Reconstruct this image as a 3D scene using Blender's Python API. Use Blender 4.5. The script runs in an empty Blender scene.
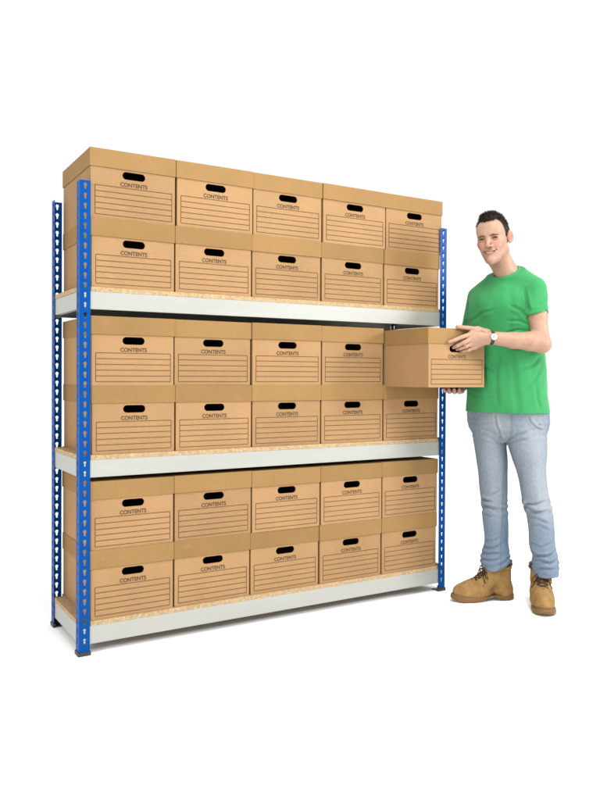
import bpy, bmesh, math, random
import numpy as np
import openvdb
from mathutils import Vector, Matrix

random.seed(7)
rng = np.random.default_rng(11)
SC = bpy.context.scene
COL = SC.collection


# ------------------------------------------------------------------ helpers
def link(o, parent=None):
    COL.objects.link(o)
    if parent is not None:
        o.parent = parent
    return o


def empty(name, loc=(0, 0, 0), rz=0.0, parent=None):
    o = bpy.data.objects.new(name, None)
    o.location = loc
    o.rotation_euler = (0, 0, rz)
    o.empty_display_size = 0.1
    return link(o, parent)


def tag(o, label=None, cat=None, group=None, kind=None):
    for k, v in (('label', label), ('category', cat), ('group', group), ('kind', kind)):
        if v:
            o[k] = v
    return o


def mesh_obj(name, me, mat, parent=None, smooth=False):
    if mat is not None and not me.materials:
        me.materials.append(mat)
    if smooth:
        me.polygons.foreach_set('use_smooth', [True] * len(me.polygons))
    return link(bpy.data.objects.new(name, me), parent)


def bm_mesh(name, bm):
    me = bpy.data.meshes.new(name)
    bmesh.ops.recalc_face_normals(bm, faces=bm.faces)
    bm.to_mesh(me)
    bm.free()
    return me


def add_box(bm, x0, x1, y0, y1, z0, z1, bevel=0.0):
    r = bmesh.ops.create_cube(bm, size=1.0)
    for v in r['verts']:
        v.co = ((x0 + x1) / 2 + v.co.x * (x1 - x0), (y0 + y1) / 2 + v.co.y * (y1 - y0),
                (z0 + z1) / 2 + v.co.z * (z1 - z0))
    if bevel:
        es = {e for v in r['verts'] for e in v.link_edges}
        bmesh.ops.bevel(bm, geom=list(es), offset=bevel, segments=2, affect='EDGES', profile=0.5)


def curve_plate(outlines, thick):
    """A flat plate in the XZ plane, front at y=0 and back at y=thick, cut by hole outlines."""
    cu = bpy.data.curves.new('plate_outline', 'CURVE')
    cu.dimensions = '2D'
    cu.fill_mode = 'BOTH'
    cu.extrude = thick / 2
    for pts in outlines:
        s = cu.splines.new('POLY')
        s.points.add(len(pts) - 1)
        for p, (x, z) in zip(s.points, pts):
            p.co = (x, z, 0, 1)
        s.use_cyclic_u = True
    o = bpy.data.objects.new('plate_outline', cu)
    COL.objects.link(o)
    dg = bpy.context.evaluated_depsgraph_get()
    me = bpy.data.meshes.new_from_object(o.evaluated_get(dg))
    bpy.data.objects.remove(o)
    bpy.data.curves.remove(cu)
    M = Matrix(((1, 0, 0, 0), (0, 0, -1, thick / 2), (0, 1, 0, 0), (0, 0, 0, 1)))
    me.transform(M)
    return me


def text_mesh(body, width, height):
    cu = bpy.data.curves.new('lettering_outline', 'FONT')
    cu.body = body
    cu.align_x = 'CENTER'
    cu.size = 1
    cu.offset = 0.024
    o = bpy.data.objects.new('lettering_outline', cu)
    COL.objects.link(o)
    dg = bpy.context.evaluated_depsgraph_get()
    me = bpy.data.meshes.new_from_object(o.evaluated_get(dg))
    bpy.data.objects.remove(o)
    bpy.data.curves.remove(cu)
    co = np.array([v.co[:] for v in me.vertices])
    lo, hi = co.min(0), co.max(0)
    for v in me.vertices:
        x = (v.co.x - (lo[0] + hi[0]) / 2) / (hi[0] - lo[0]) * width
        z = (v.co.y - (lo[1] + hi[1]) / 2) / (hi[1] - lo[1]) * height
        v.co = (x, 0, z)
    me.materials.clear()
    return me


def tube(bm, pts, r, n=8):
    pts = [Vector(p) for p in pts]
    rings = []
    for i, p in enumerate(pts):
        a = pts[max(i - 1, 0)]
        b = pts[min(i + 1, len(pts) - 1)]
        t = (b - a).normalized()
        q = t.cross(Vector((0, 0, 1)))
        if q.length < 1e-3:
            q = t.cross(Vector((1, 0, 0)))
        q.normalize()
        w = t.cross(q)
        rr = r[i] if isinstance(r, (list, tuple)) else r
        rings.append([bm.verts.new(p + (q * math.cos(2 * math.pi * k / n) + w * math.sin(2 * math.pi * k / n)) * rr) for k in range(n)])
    for A, B in zip(rings, rings[1:]):
        for k in range(n):
            bm.faces.new((A[k], A[(k + 1) % n], B[(k + 1) % n], B[k]))
    bm.faces.new(rings[0])
    bm.faces.new(list(reversed(rings[-1])))


def lin(r, g, b):
    f = lambda c: c / 12.92 if c <= 0.04045 else ((c + 0.055) / 1.055) ** 2.4
    return (f(r / 255), f(g / 255), f(b / 255), 1)


# ------------------------------------------------------------------ materials
class Mat:
    def __init__(self, name, rough=0.6, spec=0.3):
        self.m = bpy.data.materials.new(name)
        self.m.use_nodes = True
        self.nt = self.m.node_tree
        self.b = self.nt.nodes['Principled BSDF']
        self.b.inputs['Roughness'].default_value = rough
        self.b.inputs['Specular IOR Level'].default_value = spec
        self.tc = self.nt.nodes.new('ShaderNodeTexCoord')

    def n(self, t, **kw):
        nd = self.nt.nodes.new(t)
        for k, v in kw.items():
            if k in nd.inputs:
                nd.inputs[k].default_value = v
            else:
                setattr(nd, k, v)
        return nd

    def l(self, a, b):
        self.nt.links.new(a, b)

    def coords(self, scale=(1, 1, 1), seeded=False):
        mp = self.n('ShaderNodeMapping')
        mp.inputs['Scale'].default_value = scale
        self.l(self.tc.outputs['Object'], mp.inputs['Vector'])
        if seeded:
            oi = self.n('ShaderNodeObjectInfo')
            mu = self.n('ShaderNodeMath', operation='MULTIPLY')
            mu.inputs[1].default_value = 37.0
            self.l(oi.outputs['Random'], mu.inputs[0])
            cx = self.n('ShaderNodeCombineXYZ')
            self.l(mu.outputs[0], cx.inputs[0])
            self.l(mu.outputs[0], cx.inputs[2])
            self.l(cx.outputs[0], mp.inputs['Location'])
        return mp.outputs[0]

    def noise(self, vec, scale, detail=3, rough=0.55):
        nz = self.n('ShaderNodeTexNoise')
        nz.inputs['Scale'].default_value = scale
        nz.inputs['Detail'].default_value = detail
        nz.inputs['Roughness'].default_value = rough
        self.l(vec, nz.inputs['Vector'])
        return nz.outputs['Fac']

    def ramp(self, fac, stops):
        r = self.n('ShaderNodeValToRGB')
        e = r.color_ramp.elements
        while len(e) < len(stops):
            e.new(0.5)
        for el, (p, c) in zip(e, stops):
            el.position = p
            el.color = c
        self.l(fac, r.inputs[0])
        return r.outputs[0]

    def mix(self, a, b, fac, mode='MIX'):
        mx = self.n('ShaderNodeMix', data_type='RGBA', blend_type=mode)
        for i, v in ((0, fac), (6, a), (7, b)):
            if hasattr(v, 'is_linked'):
                self.l(v, mx.inputs[i])
            else:
                mx.inputs[i].default_value = v
        return mx.outputs[2]

    def color(self, sock):
        if hasattr(sock, 'is_linked'):
            self.l(sock, self.b.inputs['Base Color'])
        else:
            self.b.inputs['Base Color'].default_value = sock

    def bump(self, h, strength=0.2, dist=0.002):
        bp = self.n('ShaderNodeBump')
        bp.inputs['Strength'].default_value = strength
        bp.inputs['Distance'].default_value = dist
        self.l(h, bp.inputs['Height'])
        self.l(bp.outputs[0], self.b.inputs['Normal'])


def sc4(c, k):
    return (c[0] * k, c[1] * k, c[2] * k, 1)


def cardboard(name, base):
    m = Mat(name, 0.72, 0.18)
    v = m.coords((1, 1, 1), True)
    big = m.noise(v, 5.0, 3)
    c = m.ramp(big, [(0.3, sc4(base, 0.93)), (0.7, sc4(base, 1.05))])
    fib = m.noise(m.coords((60, 60, 420), True), 1.0, 3, 0.7)
    fc = m.ramp(fib, [(0.3, (0.90, 0.89, 0.87, 1)), (0.7, (1.06, 1.06, 1.06, 1))])
    c = m.mix(c, fc, 1.0, 'MULTIPLY')
    oi = m.n('ShaderNodeObjectInfo')
    tone = m.ramp(oi.outputs['Random'], [(0, (0.91, 0.90, 0.875, 1)), (0.5, (1.0, 0.99, 0.97, 1)), (1, (1.05, 1.035, 1.02, 1))])
    c = m.mix(c, tone, 1.0, 'MULTIPLY')
    # a few rubbed scuffs
    sc = m.noise(m.coords((9, 9, 22), True), 1.3, 5, 0.7)
    sf = m.ramp(sc, [(0.62, (0, 0, 0, 1)), (0.74, (0.6, 0.6, 0.6, 1))])
    c = m.mix(c, sc4(base, 1.18), sf)
    m.color(c)
    flute = m.n('ShaderNodeTexWave', wave_type='BANDS', bands_direction='X')
    flute.inputs['Scale'].default_value = 38
    flute.inputs['Distortion'].default_value = 0.6
    m.l(m.tc.outputs['Object'], flute.inputs['Vector'])
    warp = m.noise(v, 9.0, 3)
    ad = m.n('ShaderNodeMath', operation='MULTIPLY_ADD')
    m.l(flute.outputs['Fac'], ad.inputs[0])
    ad.inputs[1].default_value = 0.05
    m.l(warp, ad.inputs[2])
    m.bump(ad.outputs[0], 0.35, 0.006)
    return m.m


M = {}
M['carton'] = cardboard('brown_carton', (0.292, 0.176, 0.083))
M['lid'] = cardboard('brown_lid_board', (0.232, 0.138, 0.052))

m = Mat('printed_ink', 0.7, 0.1)
m.color(m.ramp(m.noise(m.coords((300, 300, 300)), 1, 2), [(0.3, (0.055, 0.032, 0.02, 1)), (0.7, (0.10, 0.058, 0.034, 1))]))
M['ink'] = m.m
m = Mat('ruled_line_ink', 0.7, 0.1)
m.color(m.ramp(m.noise(m.coords((200, 200, 200)), 1, 2), [(0.3, (0.060, 0.030, 0.014, 1)), (0.7, (0.095, 0.050, 0.024, 1))]))
M['line_ink'] = m.m

m = Mat('blue_powder_coat', 0.36, 0.06)
m.color(m.ramp(m.noise(m.coords((20, 20, 3), True), 1, 4), [(0.3, (0.0005, 0.044, 0.195, 1)), (0.7, (0.0007, 0.053, 0.23, 1))]))
m.bump(m.noise(m.coords((500, 500, 500)), 1, 2), 0.05, 0.0005)
M['blue'] = m.m

m = Mat('grey_white_steel', 0.42, 0.4)
c = m.ramp(m.noise(m.coords((2, 2, 12), True), 1, 5), [(0.3, (0.285, 0.292, 0.268, 1)), (0.7, (0.312, 0.32, 0.295, 1))])
sp = m.ramp(m.noise(m.coords((40, 40, 60), True), 1, 4, 0.7), [(0.68, (1, 1, 1, 1)), (0.78, (0.86, 0.86, 0.84, 1))])
m.color(m.mix(c, sp, 1.0, 'MULTIPLY'))
m.bump(m.noise(m.coords((6, 6, 20), True), 1, 3), 0.12, 0.004)
M['steel'] = m.m
m = Mat('galvanised_bar', 0.5, 0.4)
m.color(m.ramp(m.noise(m.coords((40, 40, 40)), 1, 4), [(0.3, (0.18, 0.18, 0.17, 1)), (0.7, (0.28, 0.28, 0.27, 1))]))
m.b.inputs['Metallic'].default_value = 0.6
M['bar'] = m.m

m = Mat('chipboard', 0.8, 0.15)
vo = m.n('ShaderNodeTexVoronoi')
vo.inputs['Scale'].default_value = 1.0
m.l(m.coords((260, 260, 330), True), vo.inputs['Vector'])
sep = m.n('ShaderNodeSeparateColor')
m.l(vo.outputs['Color'], sep.inputs[0])
c = m.ramp(sep.outputs[0], [(0.0, (0.27, 0.175, 0.088, 1)), (0.12, (0.33, 0.23, 0.125, 1)), (0.75, (0.36, 0.26, 0.15, 1)), (1.0, (0.45, 0.36, 0.235, 1))])
c2 = m.ramp(m.noise(m.coords((70, 70, 70), True), 1, 4, 0.7), [(0.35, (0.82, 0.80, 0.76, 1)), (0.65, (1.1, 1.1, 1.08, 1))])
m.color(m.mix(c, c2, 1.0, 'MULTIPLY'))
m.bump(sep.outputs[1], 0.15, 0.0006)
M['chip'] = m.m

m = Mat('black_plastic', 0.45, 0.4)
m.color(m.ramp(m.noise(m.coords((80, 80, 80)), 1, 3), [(0.3, (0.012, 0.012, 0.013, 1)), (0.7, (0.03, 0.03, 0.03, 1))]))
M['black'] = m.m

m = Mat('white_studio_floor', 0.9, 0.1)
m.color(m.ramp(m.noise(m.coords((0.7, 0.7, 0.7)), 1, 4), [(0.3, (0.965, 0.965, 0.965, 1)), (0.7, (0.985, 0.985, 0.985, 1))]))
M['floor'] = m.m


def tint_mat(name, attr, rough, spec, scale, lo, hi, bump_scale, bump_s, bump_d, stretch=(1, 1, 1)):
    m = Mat(name, rough, spec)
    at = m.n('ShaderNodeAttribute', attribute_name=attr)
    f = m.ramp(m.noise(m.coords(stretch), scale, 4, 0.6), [(0.3, lo), (0.7, hi)])
    m.color(m.mix(at.outputs['Color'], f, 1.0, 'MULTIPLY'))
    m.bump(m.noise(m.coords(stretch), bump_scale, 4, 0.65), bump_s, bump_d)
    return m


m = tint_mat('skin', 'tint', 0.5, 0.32, 55, (0.94, 0.92, 0.91, 1), (1.05, 1.05, 1.05, 1), 260, 0.12, 0.001)
m.b.inputs['Subsurface Weight'].default_value = 0.12
m.b.inputs['Subsurface Radius'].default_value = (0.012, 0.005, 0.003)
m.b.inputs['Subsurface Scale'].default_value = 0.6
M['skin'] = m.m
m = Mat('green_jersey', 0.85, 0.1)
m.color(m.ramp(m.noise(m.coords((12, 12, 6)), 1, 4), [(0.3, (0.028, 0.210, 0.068, 1)), (0.7, (0.034, 0.236, 0.080, 1))]))
m.b.inputs['Sheen Weight'].default_value = 0.12
sepz = m.n('ShaderNodeSeparateXYZ')
m.l(m.tc.outputs['Object'], sepz.inputs[0])
st = m.n('ShaderNodeMath', operation='COMPARE')      # the stitched line above the hem
m.l(sepz.outputs[2], st.inputs[0])
st.inputs[1].default_value = 0.929
st.inputs[2].default_value = 0.0018
hh = m.n('ShaderNodeMath', operation='MULTIPLY_ADD')
m.l(st.outputs[0], hh.inputs[0])
hh.inputs[1].default_value = -0.35
m.l(m.noise(m.coords((30, 30, 12)), 1, 6, 0.6), hh.inputs[2])
m.bump(hh.outputs[0], 0.45, 0.006)
M['green'] = m.m
m = tint_mat('washed_denim', 'tint', 0.85, 0.1, 90, (0.86, 0.88, 0.90, 1), (1.08, 1.07, 1.06, 1), 26, 0.45, 0.008, (1, 1, 0.7))
M['denim'] = m.m
m = Mat('dark_hair', 0.65, 0.18)
m.color(m.ramp(m.noise(m.coords((90, 90, 90)), 1, 3), [(0.3, (0.012, 0.0075, 0.005, 1)), (0.7, (0.036, 0.022, 0.014, 1))]))
M['hair'] = m.m
m = Mat('eyebrow_hair', 0.7, 0.2)
m.color(m.ramp(m.noise(m.coords((200, 200, 200)), 1, 3), [(0.3, (0.06, 0.03, 0.02, 1)), (0.7, (0.11, 0.06, 0.04, 1))]))
M['brow'] = m.m
m = Mat('tan_nubuck', 0.85, 0.12)
c = m.ramp(m.noise(m.coords((18, 18, 18)), 1, 5, 0.65), [(0.28, (0.15, 0.082, 0.028, 1)), (0.5, (0.225, 0.130, 0.047, 1)), (0.75, (0.285, 0.178, 0.075, 1))])
m.color(c)
m.bump(m.noise(m.coords((60, 60, 60)), 1, 4), 0.3, 0.003)
M['nubuck'] = m.m
m = Mat('gum_rubber', 0.55, 0.3)
m.color(m.ramp(m.noise(m.coords((14, 14, 40)), 1, 4), [(0.3, (0.115, 0.054, 0.013, 1)), (0.7, (0.165, 0.082, 0.022, 1))]))
M['gum'] = m.m
m = Mat('grey_brown_midsole', 0.7, 0.2)
m.color(m.ramp(m.noise(m.coords((14, 14, 40)), 1, 4), [(0.3, (0.09, 0.050, 0.020, 1)), (0.7, (0.14, 0.088, 0.042, 1))]))
M['midsole'] = m.m
m = Mat('dark_brown_lace', 0.8, 0.15)
m.color(m.ramp(m.noise(m.coords((300, 300, 300)), 1, 3), [(0.3, (0.02, 0.011, 0.007, 1)), (0.7, (0.075, 0.04, 0.02, 1))]))
M['lace'] = m.m
m = Mat('yellow_patch', 0.6, 0.2)
m.color(m.ramp(m.noise(m.coords((90, 90, 90)), 1, 3), [(0.3, (0.42, 0.26, 0.02, 1)), (0.7, (0.55, 0.36, 0.03, 1))]))
M['yellow'] = m.m
m = Mat('brown_watch_leather', 0.5, 0.3)
m.color(m.ramp(m.noise(m.coords((120, 120, 120)), 1, 3), [(0.3, (0.02, 0.012, 0.008, 1)), (0.7, (0.05, 0.03, 0.02, 1))]))
M['strap'] = m.m
m = Mat('watch_dial_white', 0.3, 0.5)
m.color(m.ramp(m.noise(m.coords((50, 50, 50)), 1, 2), [(0.3, (0.40, 0.40, 0.39, 1)), (0.7, (0.45, 0.45, 0.44, 1))]))
M['dial'] = m.m
m = Mat('polished_case', 0.25, 0.5)
m.color(m.ramp(m.noise(m.coords((80, 80, 80)), 1, 2), [(0.3, (0.55, 0.55, 0.54, 1)), (0.7, (0.65, 0.65, 0.64, 1))]))
m.b.inputs['Metallic'].default_value = 0.9
M['case'] = m.m
m = Mat('tooth_enamel', 0.3, 0.4)
m.color(m.ramp(m.noise(m.coords((220, 220, 10)), 1, 2), [(0.35, (0.54, 0.50, 0.44, 1)), (0.65, (0.66, 0.62, 0.56, 1))]))
M['tooth'] = m.m

# ------------------------------------------------------------------ camera
FPX, CX, CY = 768.93, 300.0, 382.72
YAW, PITCH, ROLL = -0.54, -0.0087, 0.0044
EYE = Vector((-0.7884, -2.9562, 1.0829))
F0 = Vector((-math.sin(YAW), math.cos(YAW), 0))
R0 = Vector((math.cos(YAW), math.sin(YAW), 0))
U0 = Vector((0, 0, 1))
FW = F0 * math.cos(PITCH) + U0 * math.sin(PITCH)
U1 = -F0 * math.sin(PITCH) + U0 * math.cos(PITCH)
RT = R0 * math.cos(ROLL) + U1 * math.sin(ROLL)
UP = -R0 * math.sin(ROLL) + U1 * math.cos(ROLL)
cam = bpy.data.cameras.new('camera')
cam.sensor_fit = 'HORIZONTAL'
cam.sensor_width = 36.0
cam.lens = FPX / 600.0 * 36.0
cam.shift_y = -(400.0 - CY) / 600.0
cam.clip_start = 0.05
cam.clip_end = 500
cam_o = link(bpy.data.objects.new('camera', cam))
cam_o.matrix_world = Matrix(((RT.x, UP.x, -FW.x, EYE.x), (RT.y, UP.y, -FW.y, EYE.y), (RT.z, UP.z, -FW.z, EYE.z), (0, 0, 0, 1)))
SC.camera = cam_o

# ------------------------------------------------------------------ light
w = bpy.data.worlds.new('World')
SC.world = w
w.use_nodes = True
bg = w.node_tree.nodes['Background']
bg.inputs[0].default_value = (1, 1, 1, 1)
bg.inputs[1].default_value = 1.06


def area_light(name, loc, target, size, power):
    la = bpy.data.lights.new(name, 'AREA')
    la.shape = 'SQUARE'
    la.size = size
    la.energy = power
    la.color = (1.0, 0.985, 0.96)
    o = link(bpy.data.objects.new(name, la))
    o.location = loc
    d = Vector(target) - Vector(loc)
    o.rotation_euler = d.to_track_quat('-Z', 'Y').to_euler()
    return o


area_light('area_lamp', (4.1, -3.2, 2.4), (1.4, 0, 1.0), 0.85, 140)
area_light('area_lamp', (-3.7, -2.3, 2.2), (0.3, 0, 0.9), 1.4, 100)
area_light('area_lamp', (0.9, -2.2, 4.2), (1.0, -0.9, 0.0), 2.4, 190)  # overhead lamp added to brighten the floor, not a known source

SC.view_settings.view_transform = 'Standard'
SC.view_settings.look = 'None'
SC.view_settings.exposure = 0
SC.view_settings.gamma = 1

# ------------------------------------------------------------------ floor
bm = bmesh.new()
bmesh.ops.create_grid(bm, x_segments=8, y_segments=8, size=60)
fl = mesh_obj('floor', bm_mesh('floor', bm), M['floor'])
tag(fl, 'seamless white studio floor', 'floor', kind='structure')

# ------------------------------------------------------------------ rack
W, D, H = 1.844, 0.446, 1.83
PW = 0.042          # flange width of the posts
BEAMS = ((1.3383, 1.4063), (0.6868, 0.7548), (0.0418, 0.1110))   # bottom, top of each beam
BOARD = 0.018
rack = empty('shelving_rack', (0, 0, 0))
tag(rack, 'tall boltless shelving rack with blue posts, grey beams and three chipboard shelves', 'shelving rack')


def keyhole(cx, cz):
    pts = []
    for a in range(-35, 216, 25):
        pts.append((cx + 0.0066 * math.cos(math.radians(a)), cz + 0.005 + 0.0066 * math.sin(math.radians(a))))
    pts += [(cx - 0.0036, cz - 0.004), (cx - 0.0030, cz - 0.0125), (cx + 0.0030, cz - 0.0125), (cx + 0.0036, cz - 0.004)]
    return pts


def flange():
    outs = [[(0, 0.012), (PW, 0.012), (PW, H), (0, H)]]
    z = H - 0.021
    while z > 0.03:
        outs.append(keyhole(PW * 0.52, z))
        z -= 0.0381
    return curve_plate(outs, 0.0018)


FL = flange()


def make_post():
    bm = bmesh.new()
    bm.from_mesh(FL)
    bm2 = bmesh.new()
    bm2.from_mesh(FL)
    bm2.transform(Matrix(((0, 1, 0, 0), (1, 0, 0, 0.0019), (0, 0, 1, 0), (0, 0, 0, 1))))
    tmp = bpy.data.meshes.new('flange_side')
    bm2.to_mesh(tmp)
    bm2.free()
    bm.from_mesh(tmp)
    return bm_mesh('upright_post', bm)


POST = make_post()
bm = bmesh.new()
add_box(bm, -0.004, PW + 0.004, -0.004, 0.009, 0.0, 0.016, 0.002)
add_box(bm, -0.004, 0.009, 0.0092, PW + 0.006, 0.0, 0.016, 0.002)
add_box(bm, -0.003, PW + 0.003, -0.003, PW + 0.003, 0.0003, 0.005)
FOOT = bm_mesh('foot', bm)
for (x, y, sx, sy) in ((0, 0, 1, 1), (W, 0, -1, 1), (0, D, 1, -1), (W, D, -1, -1)):
    p = mesh_obj('upright_post', POST, M['blue'], rack)
    p.location = (x, y, 0)
    p.scale = (sx, sy, 1)
    mesh_obj('foot', FOOT, M['black'], p)


def channel(bm, along, a0, a1, pos, out, z0, z1):
    """A folded C beam: web plus two lips, along 'x' or 'y'; pos is the outer face, out is the side it faces."""
    t, lip = 0.0018, 0.022
    def bx(p0, p1, zz0, zz1):
        lo, hi = min(p0, p1), max(p0, p1)
        if along == 'x':
            add_box(bm, a0, a1, lo, hi, zz0, zz1, 0.0006)
        else:
            add_box(bm, lo, hi, a0, a1, zz0, zz1, 0.0006)
    bx(pos, pos - out * t, z0, z1)
    bx(pos - out * (t + 0.0002), pos - out * lip, z0, z0 + t)
    bx(pos - out * (t + 0.0002), pos - out * lip, z1 - t, z1)


def bracket(bm, along, a, pos, out, z0, z1):
    """Rivets of the beam end that sit in the keyholes of the post."""
    for zz in (z0 + 0.017, z0 + 0.055):
        for dz in (0.0042, -0.0066):
            r = 0.0048
            if along == 'x':
                mat = Matrix.Translation((a, pos, zz + dz)) @ Matrix.Rotation(math.pi / 2, 4, 'X')
            else:
                mat = Matrix.Translation((pos, a, zz + dz)) @ Matrix.Rotation(math.pi / 2, 4, 'Y')
            bmesh.ops.create_cone(bm, cap_ends=True, segments=12, radius1=r, radius2=r, depth=0.006, matrix=mat)


for (z0, z1) in BEAMS:
    for (pos, out) in ((0.0045, -1), (D - 0.0045, 1)):
        bm = bmesh.new()
        channel(bm, 'x', 0.003, W - 0.003, pos, out, z0 - (0.007 if out > 0 else 0), z1)
        bracket(bm, 'x', PW * 0.52, pos, out, z0, z1)
        bracket(bm, 'x', W - PW * 0.52, pos, out, z0, z1)
        mesh_obj('long_beam', bm_mesh('long_beam', bm), M['steel'], rack)
    for (pos, out) in ((0.0045, -1), (W - 0.0045, 1)):
        bm = bmesh.new()
        channel(bm, 'y', 0.03, D - 0.03, pos, out, z0 + 0.001, z1 - 0.0005)
        mesh_obj('end_beam', bm_mesh('end_beam', bm), M['steel'], rack)
    bm = bmesh.new()
    # the board is notched round the posts
    add_box(bm, PW + 0.003, W - PW - 0.003, 0.004, 0.0419, z1 + 0.0004, z1 + BOARD)
    add_box(bm, 0.0035, W - 0.0035, 0.042, D - 0.042, z1 + 0.0004, z1 + BOARD)
    add_box(bm, PW + 0.003, W - PW - 0.003, D - 0.0419, D - 0.004, z1 + 0.0004, z1 + BOARD)
    mesh_obj('shelf_board', bm_mesh('shelf_board', bm), M['chip'], rack)
    for x in (0.66, 1.40):
        bm = bmesh.new()
        add_box(bm, x, x + 0.035, 0.03, D - 0.03, z1 - 0.02, z1 - 0.002, 0.001)
        add_box(bm, x + 0.004, x + 0.031, 0.0285, 0.0298, z0 + 0.004, z1 - 0.003)
        mesh_obj('support_bar', bm_mesh('support_bar', bm), M['bar'], rack)

# ------------------------------------------------------------------ archive boxes
BH = 0.2695
LH, LW, LD = 0.071, 0.3535, 0.433
BWI, BDE = 0.3462, 0.4255


def slot_outline(cx, cz, ww, hh):
    r = hh / 2
    pts = []
    for a in range(-90, 91, 18):
        pts.append((cx + ww / 2 - r + r * math.cos(math.radians(a)), cz + r * math.sin(math.radians(a))))
    for a in range(90, 271, 18):
        pts.append((cx - ww / 2 + r + r * math.cos(math.radians(a)), cz + r * math.sin(math.radians(a))))
    return pts


def make_body():
    t = 0.004
    hw = BWI / 2
    top = BH - 0.006
    z_slot = BH - LH - 0.0225
    plate = curve_plate([[(-hw, 0), (hw, 0), (hw, top), (-hw, top)], slot_outline(0, z_slot, 0.094, 0.030)], t)
    bm = bmesh.new()
    bm.from_mesh(plate)
    f = BDE / 2
    bmesh.ops.translate(bm, verts=bm.verts, vec=(0, -f, 0))
    add_box(bm, -hw, hw, f - t, f, 0, top)
    add_box(bm, -hw, -hw + t, -f + t + 0.0001, f - t - 0.0001, 0, top)
    add_box(bm, hw - t, hw, -f + t + 0.0001, f - t - 0.0001, 0, top)
    add_box(bm, -hw + t + 0.0001, hw - t - 0.0001, -f + t + 0.0001, f - t - 0.0001, 0.0005, 0.0045)
    return bm_mesh('box_body', bm)


def make_lid():
    t = 0.0032
    hw, f = LW / 2, LD / 2
    bm = bmesh.new()
    bot = BH - LH
    add_box(bm, -hw, hw, -f, -f + t, bot, BH - t, 0.0012)
    add_box(bm, -hw, hw, f - t, f, bot, BH - t, 0.0012)
    add_box(bm, -hw, -hw + t, -f + t * 0.9, f - t * 0.9, bot, BH - t, 0.0012)
    add_box(bm, hw - t, hw, -f + t * 0.9, f - t * 0.9, bot, BH - t, 0.0012)
    add_box(bm, -hw + 0.0003, hw - 0.0003, -f + 0.0003, f - 0.0003, BH - t * 1.5, BH, 0.0014)
    return bm_mesh('box_lid', bm)


def make_lines():
    bm = bmesh.new()
    x0, x1 = -BWI / 2 + 0.0165, BWI / 2 - 0.0135
    zt = BH - LH - 0.0715
    zb = zt - 0.1125
    t = 0.00100
    for k in range(6):
        z = zt + (zb - zt) * k / 5
        add_box(bm, x0, x1, -0.0007, 0, z - t, z + t)
    for x in (x0, x1):
        for k in range(5):
            za, zc = zt + (zb - zt) * k / 5 - t - 0.0001, zt + (zb - zt) * (k + 1) / 5 + t + 0.0001
            add_box(bm, x - t, x + t, -0.0007, 0, zc, za)
    return bm_mesh('ruled_lines', bm)


BODY, LID, LINES = make_body(), make_lid(), make_lines()
WORD = text_mesh('CONTENTS', 0.112, 0.0165)
for v in WORD.vertices:
    v.co.z += BH - LH - 0.058
BODY.materials.append(M['carton'])
LID.materials.append(M['lid'])
LINES.materials.append(M['line_ink'])
WORD.materials.append(M['ink'])

box0 = empty('archive_box')
for nm, me, y in (('box_body', BODY, 0), ('box_lid', LID, 0), ('ruled_lines', LINES, -BDE / 2 - 0.0002), ('lettering', WORD, -BDE / 2 - 0.0008)):
    c = link(bpy.data.objects.new(nm, me), box0)
    c.location = (0, y, 0)
box_used = [False]


def place_box(x, y, z, rz, label, group, sx=1.0, lid=(0, 0)):
    if not box_used[0]:
        r = box0
        box_used[0] = True
    else:
        r = box0.copy()
        COL.objects.link(r)
        for ch in box0.children:
            c = ch.copy()
            COL.objects.link(c)
            c.parent = r
            if ch.name.startswith('box_lid'):
                c.location = (0, 0, 0)
                c.rotation_euler = (0, 0, 0)
    r.location = (x, y, z)
    r.rotation_euler = (0, 0, rz)
    r.scale = (sx, sx, sx) if not isinstance(sx, tuple) else sx
    for c in r.children:
        if c.name.startswith('box_lid'):
            c.location = (0, random.uniform(-0.0012, 0.0012), lid[0])
            c.rotation_euler = (0, lid[1], random.uniform(-0.003, 0.003))
    tag(r, label, 'box', group)
    return r


ORD = ('leftmost', 'second from the left', 'third from the left', 'fourth from the left', 'rightmost')
SHELF = ('top', 'middle', 'bottom')
# lid seams along the shelf (metres from the left post) of every row, upper row first on each shelf
ROWS = {
    (0, 1): (0.0415, 0.3947, 0.7490, 1.1047, 1.4663, 1.8225),
    (0, 0): (0.0440, 0.3900, 0.7440, 1.0990, 1.4560, 1.8050),
    (1, 1): (0.0445, 0.3890, 0.7440, 1.1030, 1.4555, None),
    (1, 0): (0.0470, 0.3930, 0.7470, 1.1020, 1.4560, 1.8020),
    (2, 1): (0.0440, 0.3900, 0.7480, 1.1000, 1.4520, 1.8010),
    (2, 0): (0.0440, 0.3890, 0.7420, 1.0960, 1.4480, 1.7960),
}
GROUP = 'archive boxes stacked on the rack'
for (s, up), xs in ROWS.items():
    ztop = BEAMS[s][1] + BOARD + 0.0005
    for k in range(5):
        if xs[k + 1] is None:
            continue
        wdt = xs[k + 1] - xs[k]
        sx = (wdt - 0.0012) / LW
        rowname = 'upper' if up else 'lower'
        place_box((xs[k] + xs[k + 1]) / 2, 0.0065 + LD / 2 + random.uniform(-0.0015, 0.0045), ztop + up * (BH + 0.0004),
                  random.uniform(-0.007, 0.007),
                  'closed brown archive box, %s in the %s row of the %s shelf' % (ORD[k], rowname, SHELF[s]), GROUP,
                  (sx, 1, 1), (random.choice((0, 0, 0.0006, 0.001)), random.uniform(-0.002, 0.002)))
# the box that the man pulls out
HB_X, HB_Y, HB_Z, HB_R, HB_S = 1.6335, -0.1000, 1.0345, -0.004, 0.994
held = place_box(HB_X, HB_Y, HB_Z, HB_R, 'brown archive box pulled halfway out of the middle shelf, held by the man', GROUP, (0.972, HB_S, HB_S), (0, 0))

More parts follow.
